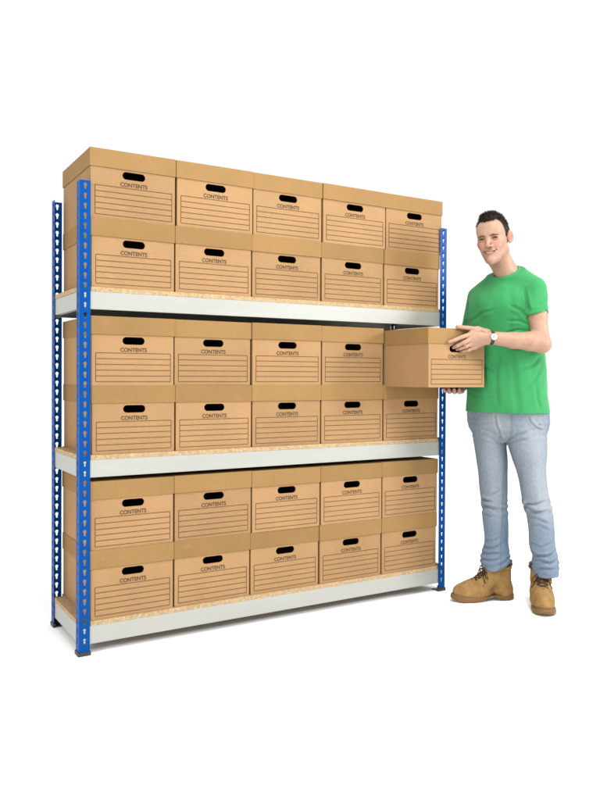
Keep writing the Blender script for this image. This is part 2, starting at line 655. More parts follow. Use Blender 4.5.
# ------------------------------------------------------------------ the man
DEPTH0 = 3.70
MAN_O = Vector((EYE.x, EYE.y, 0)) + F0 * DEPTH0 + R0 * 1.0
MAN_INV = Matrix.Translation(MAN_O) @ Matrix.Rotation(YAW, 4, 'Z')
MAN_INV = MAN_INV.inverted()


def P(u, v, y=0.0):
    """Man frame (x to his left-hand side of the picture's right, y away, z up) of a photo pixel at depth y."""
    d = FW + RT * ((u - CX) / FPX) + UP * ((CY - v) / FPX)
    t = (DEPTH0 + y) / d.dot(F0)
    return np.array(MAN_INV @ (EYE + d * t))


class Field:
    def __init__(self, lo, hi, vox):
        self.vox = vox
        self.lo = np.array(lo, np.float64)
        self.n = np.ceil((np.array(hi) - self.lo) / vox).astype(int)
        self.ax = [(self.lo[i] + np.arange(self.n[i]) * vox).astype(np.float32) for i in range(3)]
        self.F = np.full(self.n, 0.5, np.float32)

    def sub(self, b0, b1):
        s = []
        for i in range(3):
            a = int(np.clip(math.floor((b0[i] - self.lo[i]) / self.vox), 0, self.n[i]))
            b = int(np.clip(math.ceil((b1[i] - self.lo[i]) / self.vox) + 1, 0, self.n[i]))
            s.append(slice(a, b))
        return tuple(s)

    def grid(self, s):
        return (self.ax[0][s[0]][:, None, None], self.ax[1][s[1]][None, :, None], self.ax[2][s[2]][None, None, :])

    def op(self, fn, b0, b1, k=0.0, mode='add'):
        m = k + 4 * self.vox
        s = self.sub(np.array(b0) - m, np.array(b1) + m)
        if any(q.stop <= q.start for q in s):
            return
        d = fn(*self.grid(s)).astype(np.float32)
        a = self.F[s]
        if mode == 'add':
            r = np.minimum(a, d)
            if k > 0:
                h = np.maximum(k - np.abs(a - d), 0) / k
                r = r - h * h * k * 0.25
        elif mode == 'cut':
            d = -d
            r = np.maximum(a, d)
            if k > 0:
                h = np.maximum(k - np.abs(a - d), 0) / k
                r = r + h * h * k * 0.25
        elif mode == 'and':
            r = np.maximum(a, d)
        elif mode == 'disp':
            r = a + d
        self.F[s] = r

    def everywhere(self, fn, mode):
        self.op(fn, self.lo, self.lo + self.n * self.vox, 0, mode)

    def mesh(self, name):
        g = openvdb.FloatGrid(0.5)
        f = np.pad(self.F, 1, constant_values=0.5)
        np.clip(f, -0.5, 0.5, out=f)
        g.copyFromArray(f.astype(np.float64) if False else f)
        res = g.convertToPolygons(isovalue=0.0)
        pts, quads = res[0], res[-1]
        pts = (pts - 1.0) * self.vox + self.lo
        me = bpy.data.meshes.new(name)
        q = np.asarray(quads, np.int32)[:, ::-1]
        me.vertices.add(len(pts))
        me.vertices.foreach_set('co', np.asarray(pts, np.float32).ravel())
        me.loops.add(q.size)
        me.loops.foreach_set('vertex_index', q.ravel())
        me.polygons.add(len(q))
        me.polygons.foreach_set('loop_start', np.arange(0, q.size, 4, dtype=np.int32))
        me.polygons.foreach_set('loop_total', np.full(len(q), 4, np.int32))
        me.update(calc_edges=True)
        me.validate()
        # outward normals
        bm = bmesh.new()
        bm.from_mesh(me)
        if bm.calc_volume(signed=True) < 0:
            bmesh.ops.reverse_faces(bm, faces=bm.faces)
        # keep the big shells only
        bm.to_mesh(me)
        bm.free()
        me.polygons.foreach_set('use_smooth', [True] * len(me.polygons))
        self.pts = np.array([v.co[:] for v in me.vertices])
        return me


def smooth_mesh(me, it=2, lam=0.5):
    bm = bmesh.new()
    bm.from_mesh(me)
    for _ in range(it):
        bmesh.ops.smooth_vert(bm, verts=bm.verts, factor=lam, use_axis_x=True, use_axis_y=True, use_axis_z=True)
    bm.to_mesh(me)
    bm.free()


def cap(F, a, b, ra, rb, k=0.0, mode='add', flat=None):
    a, b = np.array(a, float), np.array(b, float)
    ba = b - a
    L2 = max(float(ba @ ba), 1e-9)
    R = max(ra, rb)

    def fn(X, Y, Z):
        px, py, pz = X - a[0], Y - a[1], Z - a[2]
        t = np.clip((px * ba[0] + py * ba[1] + pz * ba[2]) / L2, 0, 1)
        return np.sqrt((px - t * ba[0]) ** 2 + (py - t * ba[1]) ** 2 + (pz - t * ba[2]) ** 2) - (ra + t * (rb - ra))
    F.op(fn, np.minimum(a, b) - R, np.maximum(a, b) + R, k, mode)


def chain(F, pts, rad, k=0.01, k0=None, mode='add'):
    for i in range(len(pts) - 1):
        cap(F, pts[i], pts[i + 1], rad[i], rad[i + 1], k if (i or k0 is None) else k0, mode)


def ell(F, c, r, B=None, k=0.0, mode='add'):
    """Ellipsoid; B holds the three unit axes as rows."""
    c, r = np.array(c, float), np.array(r, float)
    B = np.eye(3) if B is None else np.array(B)

    def fn(X, Y, Z):
        p = (X - c[0], Y - c[1], Z - c[2])
        q = [(p[0] * B[i, 0] + p[1] * B[i, 1] + p[2] * B[i, 2]) for i in range(3)]
        k0 = np.sqrt(sum((q[i] / r[i]) ** 2 for i in range(3)))
        k1 = np.sqrt(sum((q[i] / r[i] ** 2) ** 2 for i in range(3))) + 1e-6
        return k0 * (k0 - 1) / k1
    F.op(fn, c - r.max(), c + r.max(), k, mode)


def loft(F, zs, cx, cy, a, b, rot=0.0, k=0.0, power=2.0, mode='add'):
    """A limb of stacked (super)ellipses; everything a function of z."""
    o = np.argsort(zs)
    zs, cx, cy, a, b = (np.array(v, float)[o] for v in (zs, cx, cy, a, b))
    zz = np.linspace(zs[0], zs[-1], 160)
    ker = np.hanning(15)
    ker /= ker.sum()

    def sm(v):
        t = np.interp(zz, zs, v)
        return np.convolve(np.pad(t, 7, mode='edge'), ker, 'valid')
    T = [sm(v) for v in (cx, cy, a, b)]
    cr, sr = math.cos(rot), math.sin(rot)

    def fn(X, Y, Z):
        CX_, CY_, A, Bb = (np.interp(Z, zz, t) for t in T)
        x, y = X - CX_, Y - CY_
        xr, yr = x * cr + y * sr, -x * sr + y * cr
        q = (np.abs(xr / A) ** power + np.abs(yr / Bb) ** power) ** (1 / power)
        d = (q - 1) * np.minimum(A, Bb)
        return np.maximum(d, np.maximum(Z - zs[-1], zs[0] - Z))
    R = max(a.max(), b.max())
    F.op(fn, (cx.min() - R, cy.min() - R, zs[0]), (cx.max() + R, cy.max() + R, zs[-1]), k, mode)


LAT = rng.random((24, 24, 24)).astype(np.float32)


def vnoise(X, Y, Z):
    """Smooth value noise in -1..1 on broadcast grids."""
    X, Y, Z = np.broadcast_arrays(X, Y, Z)
    out = 0
    fi = [np.floor(v).astype(np.int32) for v in (X, Y, Z)]
    fr = [v - f for v, f in zip((X, Y, Z), fi)]
    fr = [f * f * (3 - 2 * f) for f in fr]
    for dx in (0, 1):
        for dy in (0, 1):
            for dz in (0, 1):
                wgt = (fr[0] if dx else 1 - fr[0]) * (fr[1] if dy else 1 - fr[1]) * (fr[2] if dz else 1 - fr[2])
                out = out + wgt * LAT[(fi[0] + dx) % 24, (fi[1] + dy) % 24, (fi[2] + dz) % 24]
    return out * 2 - 1


def creases(me, lines, back=False):
    """Press folds into the front of a garment: (points, depth, width), each groove with a soft ridge beside it."""
    p = np.array([v.co[:] for v in me.vertices])
    nr = np.array([v.normal[:] for v in me.vertices])
    facing = np.clip((-nr[:, 1] + 0.15) / 0.5, 0, 1)
    off = np.zeros(len(p))
    for pts, dep, wid in lines:
        q = np.array([(a[0], a[2]) for a in pts])
        best = np.full(len(p), 9.0)
        tt = np.zeros(len(p))
        sgn = np.zeros(len(p))
        n = len(q) - 1
        for i in range(n):
            ba = q[i + 1] - q[i]
            pa = p[:, (0, 2)] - q[i]
            t = np.clip((pa @ ba) / (ba @ ba), 0, 1)
            dv = pa - t[:, None] * ba
            d = np.hypot(dv[:, 0], dv[:, 1])
            m_ = d < best
            best = np.where(m_, d, best)
            tt = np.where(m_, (i + t) / n, tt)
            sgn = np.where(m_, np.sign(ba[0] * dv[:, 1] - ba[1] * dv[:, 0]), sgn)
        fade = np.clip(np.sin(np.clip(tt, 0.04, 0.96) * math.pi) * 1.6, 0, 1)
        off += fade * dep * (-np.exp(-(best / wid) ** 2) + 0.75 * (sgn > 0) * np.exp(-((best - 2.0 * wid) / (1.3 * wid)) ** 2)
                             + 0.3 * (sgn < 0) * np.exp(-((best - 2.0 * wid) / (1.3 * wid)) ** 2))
    p = p + nr * (off * facing)[:, None]
    me.vertices.foreach_set('co', p.astype(np.float32).ravel())
    me.update()


def set_tint(me, cols):
    at = me.color_attributes.new('tint', 'FLOAT_COLOR', 'POINT')
    c = np.ones((len(me.vertices), 4), np.float32)
    c[:, :3] = cols
    at.data.foreach_set('color', c.ravel())


man = empty('person', MAN_O, YAW)
tag(man, 'smiling young man in a green t-shirt, pale jeans and tan boots, holding a box', 'person')

# ---- landmarks
TH = math.radians(35)                       # how far his chest is turned to the picture's left
LATV = np.array((math.cos(TH), -math.sin(TH), 0))
FWD = np.array((-math.sin(TH), -math.cos(TH), 0))
SH_L, EL_L, WR_L = P(534.0, 289.5, -0.09), P(541.2, 343.5, -0.17), P(490.5, 337.8, -0.19)
SH_R, EL_R, WR_R = P(477.5, 298, 0.10), P(466.5, 366, 0.24), P(462, 386, 0.12)
NECK = P(507.6, 275, -0.005)

# ---- the head frame
HS = 1.015
HY, HR_, HP = math.radians(28.5), math.radians(5.0), math.radians(3)
hl = np.array((math.cos(HY), -math.sin(HY), 0))
hf = np.array((-math.sin(HY), -math.cos(HY), 0))
hu = np.array((0, 0, 1.0))
hl, hu = hl * math.cos(HR_) + hu * math.sin(HR_), hu * math.cos(HR_) - hl * math.sin(HR_)
hf, hu = hf * math.cos(HP) - hu * math.sin(HP), hu * math.cos(HP) + hf * math.sin(HP)
HB = np.array((hl, hf, hu))
HC = P(488.2, 238.6, -0.14) - HS * (0.084 * hf + 0.001 * hu)


def hd(x, y, z):
    return HC + HS * (x * hl + y * hf + z * hu)


def head_coords(p):
    q = (p - HC) / HS
    return q @ hl, q @ hf, q @ hu


BV = 0.0025
HVX = 0.0015
s = HS
NECK_CUT = NECK + np.array((0, 0, -0.045))
skull = Field(HC + np.array((-0.125, -0.15, -0.255)), HC + np.array((0.125, 0.145, 0.145)), HVX)


def neck(F):
    cap(F, hd(0, -0.036, -0.045), NECK, 0.050, 0.054, 0.03)
    cap(F, hd(0.008, -0.026, -0.075), NECK + 0.006 * FWD + 0.004 * LATV, 0.036, 0.049, 0.02)
    for e in (-1, 1):   # the neck's slanting muscles
        cap(F, hd(e * 0.050, -0.025, -0.045), NECK + 0.045 * FWD + e * 0.014 * LATV - np.array((0, 0, 0.01)), 0.013, 0.011, 0.018)


ell(skull, hd(0, -0.012, 0.035), (0.0685 * s, 0.096 * s, 0.082 * s), HB)
ell(skull, hd(0, 0.022, -0.022), (0.0560 * s, 0.067 * s, 0.078 * s), HB, 0.03)
for e in (-1, 1):
    chain(skull, [hd(e * 0.0460, 0.002, -0.050), hd(e * 0.0375, 0.026, -0.072), hd(e * 0.0215, 0.058, -0.095), hd(0, 0.0735, -0.1000)], [0.0135, 0.0125, 0.0120, 0.0130], 0.030, 0.04)
    ell(skull, hd(e * 0.0350, 0.0575, -0.020), (0.0190, 0.018, 0.018), HB, 0.030)
    ell(skull, hd(e * 0.0270, 0.0500, -0.060), (0.0175, 0.0190, 0.0250), HB, 0.030)
    ell(skull, hd(e * 0.0300, 0.068, -0.044), (0.015, 0.013, 0.013), HB, 0.02)
    cap(skull, hd(e * 0.012, 0.0835, 0.0200), hd(e * 0.041, 0.0710, 0.0225), 0.0085, 0.0065, 0.016)
ell(skull, hd(0, 0.0780, -0.1020), (0.0170, 0.012, 0.0130), HB, 0.022)
ell(skull, hd(0, 0.058, 0.048), (0.054, 0.028, 0.036), HB, 0.03)
for e in (-1, 1):
    ell(skull, hd(e * 0.0315, 0.0890, 0.0015), (0.0160, 0.0115, 0.0085), HB, 0.010, 'cut')
# nose
chain(skull, [hd(0, 0.081, 0.012), hd(0, 0.0945, -0.012), hd(0, 0.1070, -0.0330)], [0.0068, 0.0074, 0.0088], 0.008, 0.014)
ell(skull, hd(0, 0.1050, -0.0350), (0.0115, 0.0100, 0.0085), HB, 0.006)
for e in (-1, 1):
    ell(skull, hd(e * 0.0150, 0.0930, -0.0375), (0.0072, 0.0105, 0.0075), HB, 0.006)
    ell(skull, hd(e * 0.0062, 0.1030, -0.0445), (0.0032, 0.0050, 0.0030), HB, 0.002, 'cut')
# eyelids round the squinting eyes
for e in (-1, 1):
    ell(skull, hd(e * 0.0315, 0.0725, 0.001), (0.0150, 0.0142, 0.0135), HB, 0.006)
    chain(skull, [hd(e * (0.0315 + dx), 0.0850 - 18 * dx * dx, 0.0004 + dz) for dx, dz in ((-0.0115, -0.0012), (-0.004, 0.0008), (0.004, 0.0010), (0.0125, -0.0004))],
          [0.0012, 0.0032, 0.0032, 0.0012], 0.001, 0.001, 'cut')
    # fold above the lid, bag below it
    chain(skull, [hd(e * (0.0315 + dx), 0.0865 - 18 * dx * dx, 0.0075 + dz) for dx, dz in ((-0.011, -0.003), (0, 0.0), (0.013, -0.003))], [0.0008, 0.0012, 0.0008], 0.003, 0.003, 'cut')
    chain(skull, [hd(e * (0.0315 + dx), 0.0845 - 18 * dx * dx, -0.0110 + dz) for dx, dz in ((-0.011, 0.002), (0, -0.001), (0.013, 0.003))], [0.0008, 0.0012, 0.0008], 0.004, 0.004, 'cut')
# smiling mouth
mouth = [(-0.0350, 0.0745, -0.0570), (-0.026, 0.0835, -0.0630), (-0.013, 0.0910, -0.0675), (0, 0.0938, -0.0690),
         (0.013, 0.0910, -0.0675), (0.026, 0.0835, -0.0630), (0.0350, 0.0745, -0.0570)]
ell(skull, hd(0, 0.071, -0.067), (0.039, 0.0225, 0.020), HB, 0.018)
chain(skull, [hd(x, y + 0.0003, z + 0.0070 - 0.0050 * abs(x) / 0.037) for x, y, z in mouth], [0.0015, 0.0030, 0.0040, 0.0037, 0.0040, 0.0030, 0.0015], 0.004)
chain(skull, [hd(x * 0.95, y - 0.001, z - 0.0076 + 0.0060 * abs(x) / 0.037) for x, y, z in mouth], [0.0015, 0.0035, 0.0048, 0.0052, 0.0048, 0.0035, 0.0015], 0.004)
for dy in (0.004, -0.004, -0.009):
    chain(skull, [hd(x * 0.95, y + dy, z) for x, y, z in mouth], [0.0010, 0.0034, 0.0046, 0.0049, 0.0046, 0.0034, 0.0010], 0.001, 0.001, 'cut')
# smile folds
for e in (-1, 1):
    chain(skull, [hd(e * 0.0225, 0.0930, -0.042), hd(e * 0.0320, 0.0860, -0.052), hd(e * 0.0370, 0.0790, -0.061)], [0.0004, 0.0012, 0.0008], 0.006, 0.006, 'cut')
# ears
for e in (-1, 1):
    ca, sa = (math.cos(0.64), math.sin(0.64)) if e > 0 else (math.cos(0.30), math.sin(0.30))
    eb = np.array((e * hl * ca + hf * sa, -e * hl * sa + hf * ca, hu))
    en, ew = eb[0], eb[1]
    ec = hd(0.0755 if e > 0 else -0.0700, -0.015, 0.011)
    ell(skull, ec - 0.004 * ew, (0.0050, 0.0190, 0.0290), eb, 0.004)
    ell(skull, ec + 0.002 * ew - 0.022 * hu, (0.0050, 0.0095, 0.0125), eb, 0.005)
    ell(skull, ec - 0.003 * ew + 0.0060 * en + 0.002 * hu, (0.0058, 0.0140, 0.0235), eb, 0.002, 'cut')
    ell(skull, ec + 0.001 * ew + 0.004 * en - 0.004 * hu, (0.0050, 0.0070, 0.0085), eb, 0.003, 'cut')
    ell(skull, ec + 0.009 * ew + 0.003 * en - 0.006 * hu, (0.0035, 0.0035, 0.0050), eb, 0.003)
neck(skull)
skull.everywhere(lambda X, Y, Z: NECK_CUT[2] - Z + 0 * X + 0 * Y, 'and')
body = Field((-0.36, -0.34, 0.86), (0.22, 0.40, 1.62), BV)
# neck and shoulders
cap(body, NECK - np.array((0, 0, 0.06)), NECK - np.array((0, 0, 0.04)), 0.050, 0.050, 0.03)
TOR = P(507.5, 350, 0.01)
ell(body, TOR, (0.150, 0.095, 0.22), (LATV, FWD, (0, 0, 1)), 0.02)
ell(body, P(508, 410, 0.01), (0.150, 0.10, 0.10), (LATV, FWD, (0, 0, 1)), 0.03)
cap(body, NECK - np.array((0, 0, 0.03)), SH_L - np.array((0, 0, 0.01)), 0.045, 0.046, 0.02)
cap(body, NECK - np.array((0, 0, 0.03)), SH_R - np.array((0, 0, 0.012)), 0.043, 0.034, 0.02)


def mixp(a, b, t):
    return a + (b - a) * t


# left arm, bent across the body
chain(body, [SH_L, mixp(SH_L, EL_L, 0.5), EL_L], [0.047, 0.0415, 0.0395], 0.02, 0.02)
FA = [EL_L, mixp(EL_L, WR_L, 0.22) + np.array((0, 0, 0.004)), mixp(EL_L, WR_L, 0.55), WR_L]
chain(body, FA, [0.0385, 0.0430, 0.0365, 0.0285], 0.012, 0.02)
ell(body, EL_L + np.array((0.010, 0.004, -0.010)), (0.031, 0.031, 0.029), None, 0.02)
# right arm, behind the box
chain(body, [SH_R, mixp(SH_R, EL_R, 0.5), EL_R], [0.036, 0.037, 0.038], 0.02, 0.02)
chain(body, [EL_R, mixp(EL_R, WR_R, 0.3), WR_R], [0.038, 0.041, 0.028], 0.02, 0.02)

# ---- left hand on the box front
HQ = Matrix.Rotation(HB_R, 3, 'Z')
HB_FRONT = Vector((HB_X, HB_Y, HB_Z)) + HQ @ Vector((0, -LD / 2 * HB_S, 0))
HB_N = HQ @ Vector((0, -1, 0))


def Q(u, v, off):
    """Point of the man frame on the held box's front, off metres in front of it."""
    d = FW + RT * ((u - CX) / FPX) + UP * ((CY - v) / FPX)
    t = (HB_FRONT - EYE).dot(HB_N) / d.dot(HB_N)
    pt = EYE + d * t + HB_N * off
    return np.array(MAN_INV @ pt)


wl = WR_L
hand = {
    'index': ([Q(467.5, 334.0, 0.030), Q(457.5, 337.5, 0.026), Q(452.0, 340.2, 0.016), Q(447.5, 342.2, 0.0095)], [0.0105, 0.0092, 0.0082, 0.0070]),
    'middle': ([Q(466.5, 338.8, 0.034), Q(459.0, 343.0, 0.030), Q(455.2, 346.0, 0.012), Q(454.5, 347.6, -0.008)], [0.0108, 0.0094, 0.0082, 0.0072]),
    'ring': ([Q(467.5, 343.2, 0.032), Q(461.5, 346.8, 0.028), Q(458.3, 348.6, 0.011), Q(457.8, 349.4, -0.006)], [0.0104, 0.0090, 0.0080, 0.0070]),
    'little': ([Q(470.0, 347.0, 0.027), Q(464.8, 350.2, 0.023), Q(461.8, 351.2, 0.010), Q(461.4, 351.6, -0.003)], [0.0094, 0.0080, 0.0070, 0.0062]),
    'thumb': ([Q(483.0, 333.5, 0.026), Q(474.0, 329.8, 0.024), Q(465.0, 328.2, 0.016), Q(456.0, 327.0, 0.009)], [0.0150, 0.0125, 0.0100, 0.0080]),
}
HAND = Field(np.min([p for h in hand.values() for p in h[0]], axis=0) - 0.03, wl + 0.06, BV)
for nm, (pts, rad) in hand.items():
    f = Field.__new__(Field)
    rad = [q * 1.06 for q in rad]
    chain(body, pts, rad, 0.003, 0.002)
    # the metacarpal that carries it
    if nm != 'thumb':
        cap(body, wl + 0.004 * (pts[0] - wl), pts[0], 0.0205, rad[0] + 0.0028, 0.014)
    else:
        cap(body, wl, pts[0], 0.020, 0.0155, 0.014)
        cap(body, pts[0], pts[1], 0.0155, 0.0125, 0.012)
cap(body, mixp(wl, hand['middle'][0][0], 0.35), mixp(hand['index'][0][0], hand['little'][0][0], 0.5), 0.020, 0.019, 0.012)
# web between thumb and palm
cap(body, mixp(hand['thumb'][0][1], hand['index'][0][0], 0.35), mixp(wl, hand['index'][0][0], 0.6), 0.010, 0.014, 0.014)
# knuckles and finger nails' beds
for nm in ('index', 'middle', 'ring', 'little'):
    ell(body, hand[nm][0][0], (0.0118, 0.0118, 0.0108), None, 0.006)
    ell(body, hand[nm][0][1], (0.0098, 0.0098, 0.0092) if nm != 'little' else (0.0086,) * 3, None, 0.004)

# ---- right hand under the box
zb = HB_Z
tipx = [(442.8, 0.055), (448.0, 0.005), (453.2, -0.030), (458.2, -0.045)]
for i, (u, y) in enumerate(tipx):
    tip = P(u + 1.0, 390, y - 0.02)
    tip[2] = zb - 0.012
    pip = P(u + 1.5, 392, y + 0.015)
    pip[2] = zb - (0.025 if i else 0.020)
    mcp = P(u + 3.5, 392, y + 0.075)
    mcp[2] = zb - 0.019
    r0 = (0.0085, 0.0098, 0.0100, 0.0096)[i]
    chain(body, [tip, pip, mcp], [r0 * 0.82, r0, r0 * 1.08], 0.003, 0.002)
    cap(body, mcp, WR_R, 0.012, 0.020, 0.010)
tb = P(461.5, 391, 0.03)
tb[2] = zb - 0.020
cap(body, tb, WR_R, 0.010, 0.018, 0.010)
cap(body, P(459, 390, -0.005) * np.array((1, 1, 0)) + np.array((0, 0, zb - 0.013)), tb, 0.008, 0.0105, 0.004)

me = body.mesh('body')
hm_ = skull.mesh('body_head')
del body.F, skull.F
bm = bmesh.new()
bm.from_mesh(me)
bm.from_mesh(hm_)
bm.to_mesh(me)
bm.free()
pts = np.array([v.co[:] for v in me.vertices])
me.polygons.foreach_set('use_smooth', [True] * len(me.polygons))
base = np.array(lin(226, 180, 152)[:3]) * 0.43
col = np.tile(base, (len(pts), 1))
hx, hy_, hz = head_coords(pts)


def blob(c, r):
    d = np.sqrt(((hx - c[0]) / r[0]) ** 2 + ((hy_ - c[1]) / r[1]) ** 2 + ((hz - c[2]) / r[2]) ** 2)
    return np.clip(1.6 - d * 1.1, 0, 1)[:, None]


def tint(wgt, mul):
    global col
    col = col * (1 + wgt * (np.array(mul) - 1))


for e in (-1, 1):
    tint(blob((e * 0.042, 0.065, -0.035), (0.026, 0.035, 0.024)), (1.02, 0.84, 0.82))
    tint(blob((e * 0.082, -0.012, -0.004), (0.016, 0.026, 0.034)), (1.0, 0.84, 0.80))
    tint(blob((e * 0.079, -0.008, 0.010), (0.010, 0.012, 0.018)), (0.92, 0.74, 0.70))
    tint(blob((e * 0.0315, 0.085, -0.006), (0.018, 0.015, 0.007)), (0.90, 0.78, 0.76))
    tint(blob((e * 0.0315, 0.086, 0.0040), (0.0150, 0.012, 0.0016)), (0.35, 0.26, 0.24))
tint(blob((0, 0.11, -0.036), (0.018, 0.02, 0.014)), (1.0, 0.84, 0.82))
lipd = np.full(len(pts), 9.0)
near = (np.abs(hx) < 0.0325) & (hz < -0.045) & (hz > -0.095) & (hy_ > 0.065)
idx = np.where(near)[0]
for (dz, rr) in ((0.0064, 0.0034), (-0.0074, 0.0046)):
    c = np.array([(x, z + dz * (1 - 0.75 * abs(x) / 0.037)) for x, y, z in mouth])
    zi = np.interp(hx[idx], c[:, 0], c[:, 1])
    lipd[idx] = np.minimum(lipd[idx], np.abs(hz[idx] - zi) / rr)
tint(np.clip(1.5 - lipd, 0, 1)[:, None], (0.86, 0.56, 0.56))
inner = np.zeros(len(pts))
c = np.array(mouth)
inner[idx] = (np.abs(hz[idx] - np.interp(hx[idx], c[:, 0], c[:, 2])) < 0.0034) & (hy_[idx] < np.interp(hx[idx], c[:, 0], c[:, 1]) - 0.001)
tint(inner[:, None], (0.35, 0.16, 0.15))
# light beard shadow of shaved skin
tint(blob((0, 0.06, -0.095), (0.055, 0.05, 0.030)) * 0.5, (0.90, 0.88, 0.88))
# redder hands and elbow
for q, rr in ((hand['index'][0][0], 0.02), (hand['middle'][0][0], 0.02), (hand['ring'][0][0], 0.02), (hand['middle'][0][1], 0.016), (hand['ring'][0][1], 0.014),
              (hand['index'][0][3], 0.02), (hand['thumb'][0][3], 0.02), (hand['little'][0][2], 0.02), (EL_L, 0.05), (WR_R, 0.12)):
    d = np.linalg.norm(pts - q, axis=1)
    tint(np.clip(1.3 - d / rr, 0, 1)[:, None] * 0.8, (0.99, 0.83, 0.80))
set_tint(me, col)
smooth_mesh(me, 1, 0.4)


def taper(p):
    """Narrow the lower face towards the chin."""
    a, b, c = head_coords(p)
    wt = np.clip((-0.012 - c) / 0.085, 0, 1)
    wt = wt * wt * (3 - 2 * wt) * np.clip((b + 0.030) / 0.040, 0, 1) * np.clip((c + 0.155) / 0.035, 0, 1)
    wt = np.where((c > -0.15) & (np.linalg.norm(p - HC, axis=1) < 0.17), wt, 0)
    return p - ((a * np.where(a < 0, 0.29, 0.14) * wt) * HS)[:, None] * hl + ((0.005 * wt) * HS)[:, None] * hu


def taper_mesh(me_):
    p = np.array([v.co[:] for v in me_.vertices])
    me_.vertices.foreach_set('co', taper(p).astype(np.float32).ravel())
    me_.update()


taper_mesh(me)
skin_o = mesh_obj('body', me, M['skin'], man)

# ---- eyes, teeth
for e in (-1, 1):
    c = hd(e * 0.0315, 0.0738, 0.0004)
    bm = bmesh.new()
    bmesh.ops.create_uvsphere(bm, u_segments=48, v_segments=32, radius=0.0118)
    look = (hf + 0.10 * hl * 0 + 0.0 * hu)
    gaze = Vector((-0.30, -1.0, -0.14)).normalized()
    gaze = Vector(np.array((-0.275, -1.0, -0.18))).normalized()
    for f in bm.faces:
        dd = f.calc_center_median().normalized().dot(gaze)
        f.material_index = 2 if dd > 0.975 else (1 if dd > 0.865 else 0)
    eye = bm_mesh('eye', bm)
    for nm, cc in (('eye_white', (0.24, 0.215, 0.20, 1)), ('eye_iris', (0.035, 0.022, 0.014, 1)), ('eye_pupil', (0.004, 0.004, 0.004, 1))):
        if nm not in M:
            q = Mat(nm, 0.25, 0.22)
            q.color(q.ramp(q.noise(q.coords((400, 400, 400)), 1, 2), [(0.3, sc4(cc, 0.9)), (0.7, sc4(cc, 1.1))]))
            M[nm] = q.m
        eye.materials.append(M[nm])
    o = mesh_obj('eye', eye, None, man, True)
    o.location = c
for e in (-1, 1):
    bm = bmesh.new()
    tube(bm, [hd(e * (0.0315 + dx), 0.0868 - 22 * dx * dx, 0.0034 + dz) for dx, dz in ((-0.0125, -0.0036), (-0.007, -0.0006), (0, 0.0004), (0.007, 0.0), (0.014, -0.0030))], [0.0006, 0.0014, 0.0017, 0.0017, 0.0008], 6)
    mesh_obj('eyelashes', bm_mesh('eyelashes', bm), M['hair'], man, True)
bm = bmesh.new()
for (dz, rr) in ((0.0010, 0.0041),):
    tube(bm, [hd(x * 0.88, y - 0.0050, z + dz) for x, y, z in mouth[1:-1]], rr)
teeth = mesh_obj('teeth', bm_mesh('teeth', bm), M['tooth'], man, True)
taper_mesh(teeth.data)

# ---- hair: a close cap with short tufts, and the eyebrows
def hairline(hx_, hyv):
    ax = np.abs(hx_)
    zl = np.interp(hyv, [-0.12, -0.06, -0.03, -0.006, 0.004, 0.018, 0.026, 0.036, 0.055, 0.075, 0.11],
                   [-0.055, -0.050, -0.020, 0.034, 0.006, 0.008, 0.046, 0.066, 0.078, 0.077, 0.075])
    rec = np.exp(-((ax - 0.046) / 0.014) ** 2) * np.exp(-((hyv - 0.050) / 0.022) ** 2) * 0.024
    return zl + rec + 0.055 * np.clip((-0.035 - hx_) / 0.02, 0, 1) * np.clip((hyv + 0.03) / 0.03, 0, 1)


hair = Field(HC - 0.15, HC + 0.16, 0.0025)
ell(hair, hd(0, -0.014, 0.0375), (0.0722 * s, 0.1010 * s, 0.0880 * s), HB)
ell(hair, hd(0.006, 0.044, 0.100), (0.038, 0.036, 0.022), HB, 0.03)


def hair_cut(X, Y, Z):
    px, py, pz = (X - HC[0]) / s, (Y - HC[1]) / s, (Z - HC[2]) / s
    a = px * hl[0] + py * hl[1] + pz * hl[2]
    b = px * hf[0] + py * hf[1] + pz * hf[2]
    c = px * hu[0] + py * hu[1] + pz * hu[2]
    return (hairline(a, b) + 0.004 * vnoise(X * 130, Y * 130, Z * 130) - c) * s * 0.7


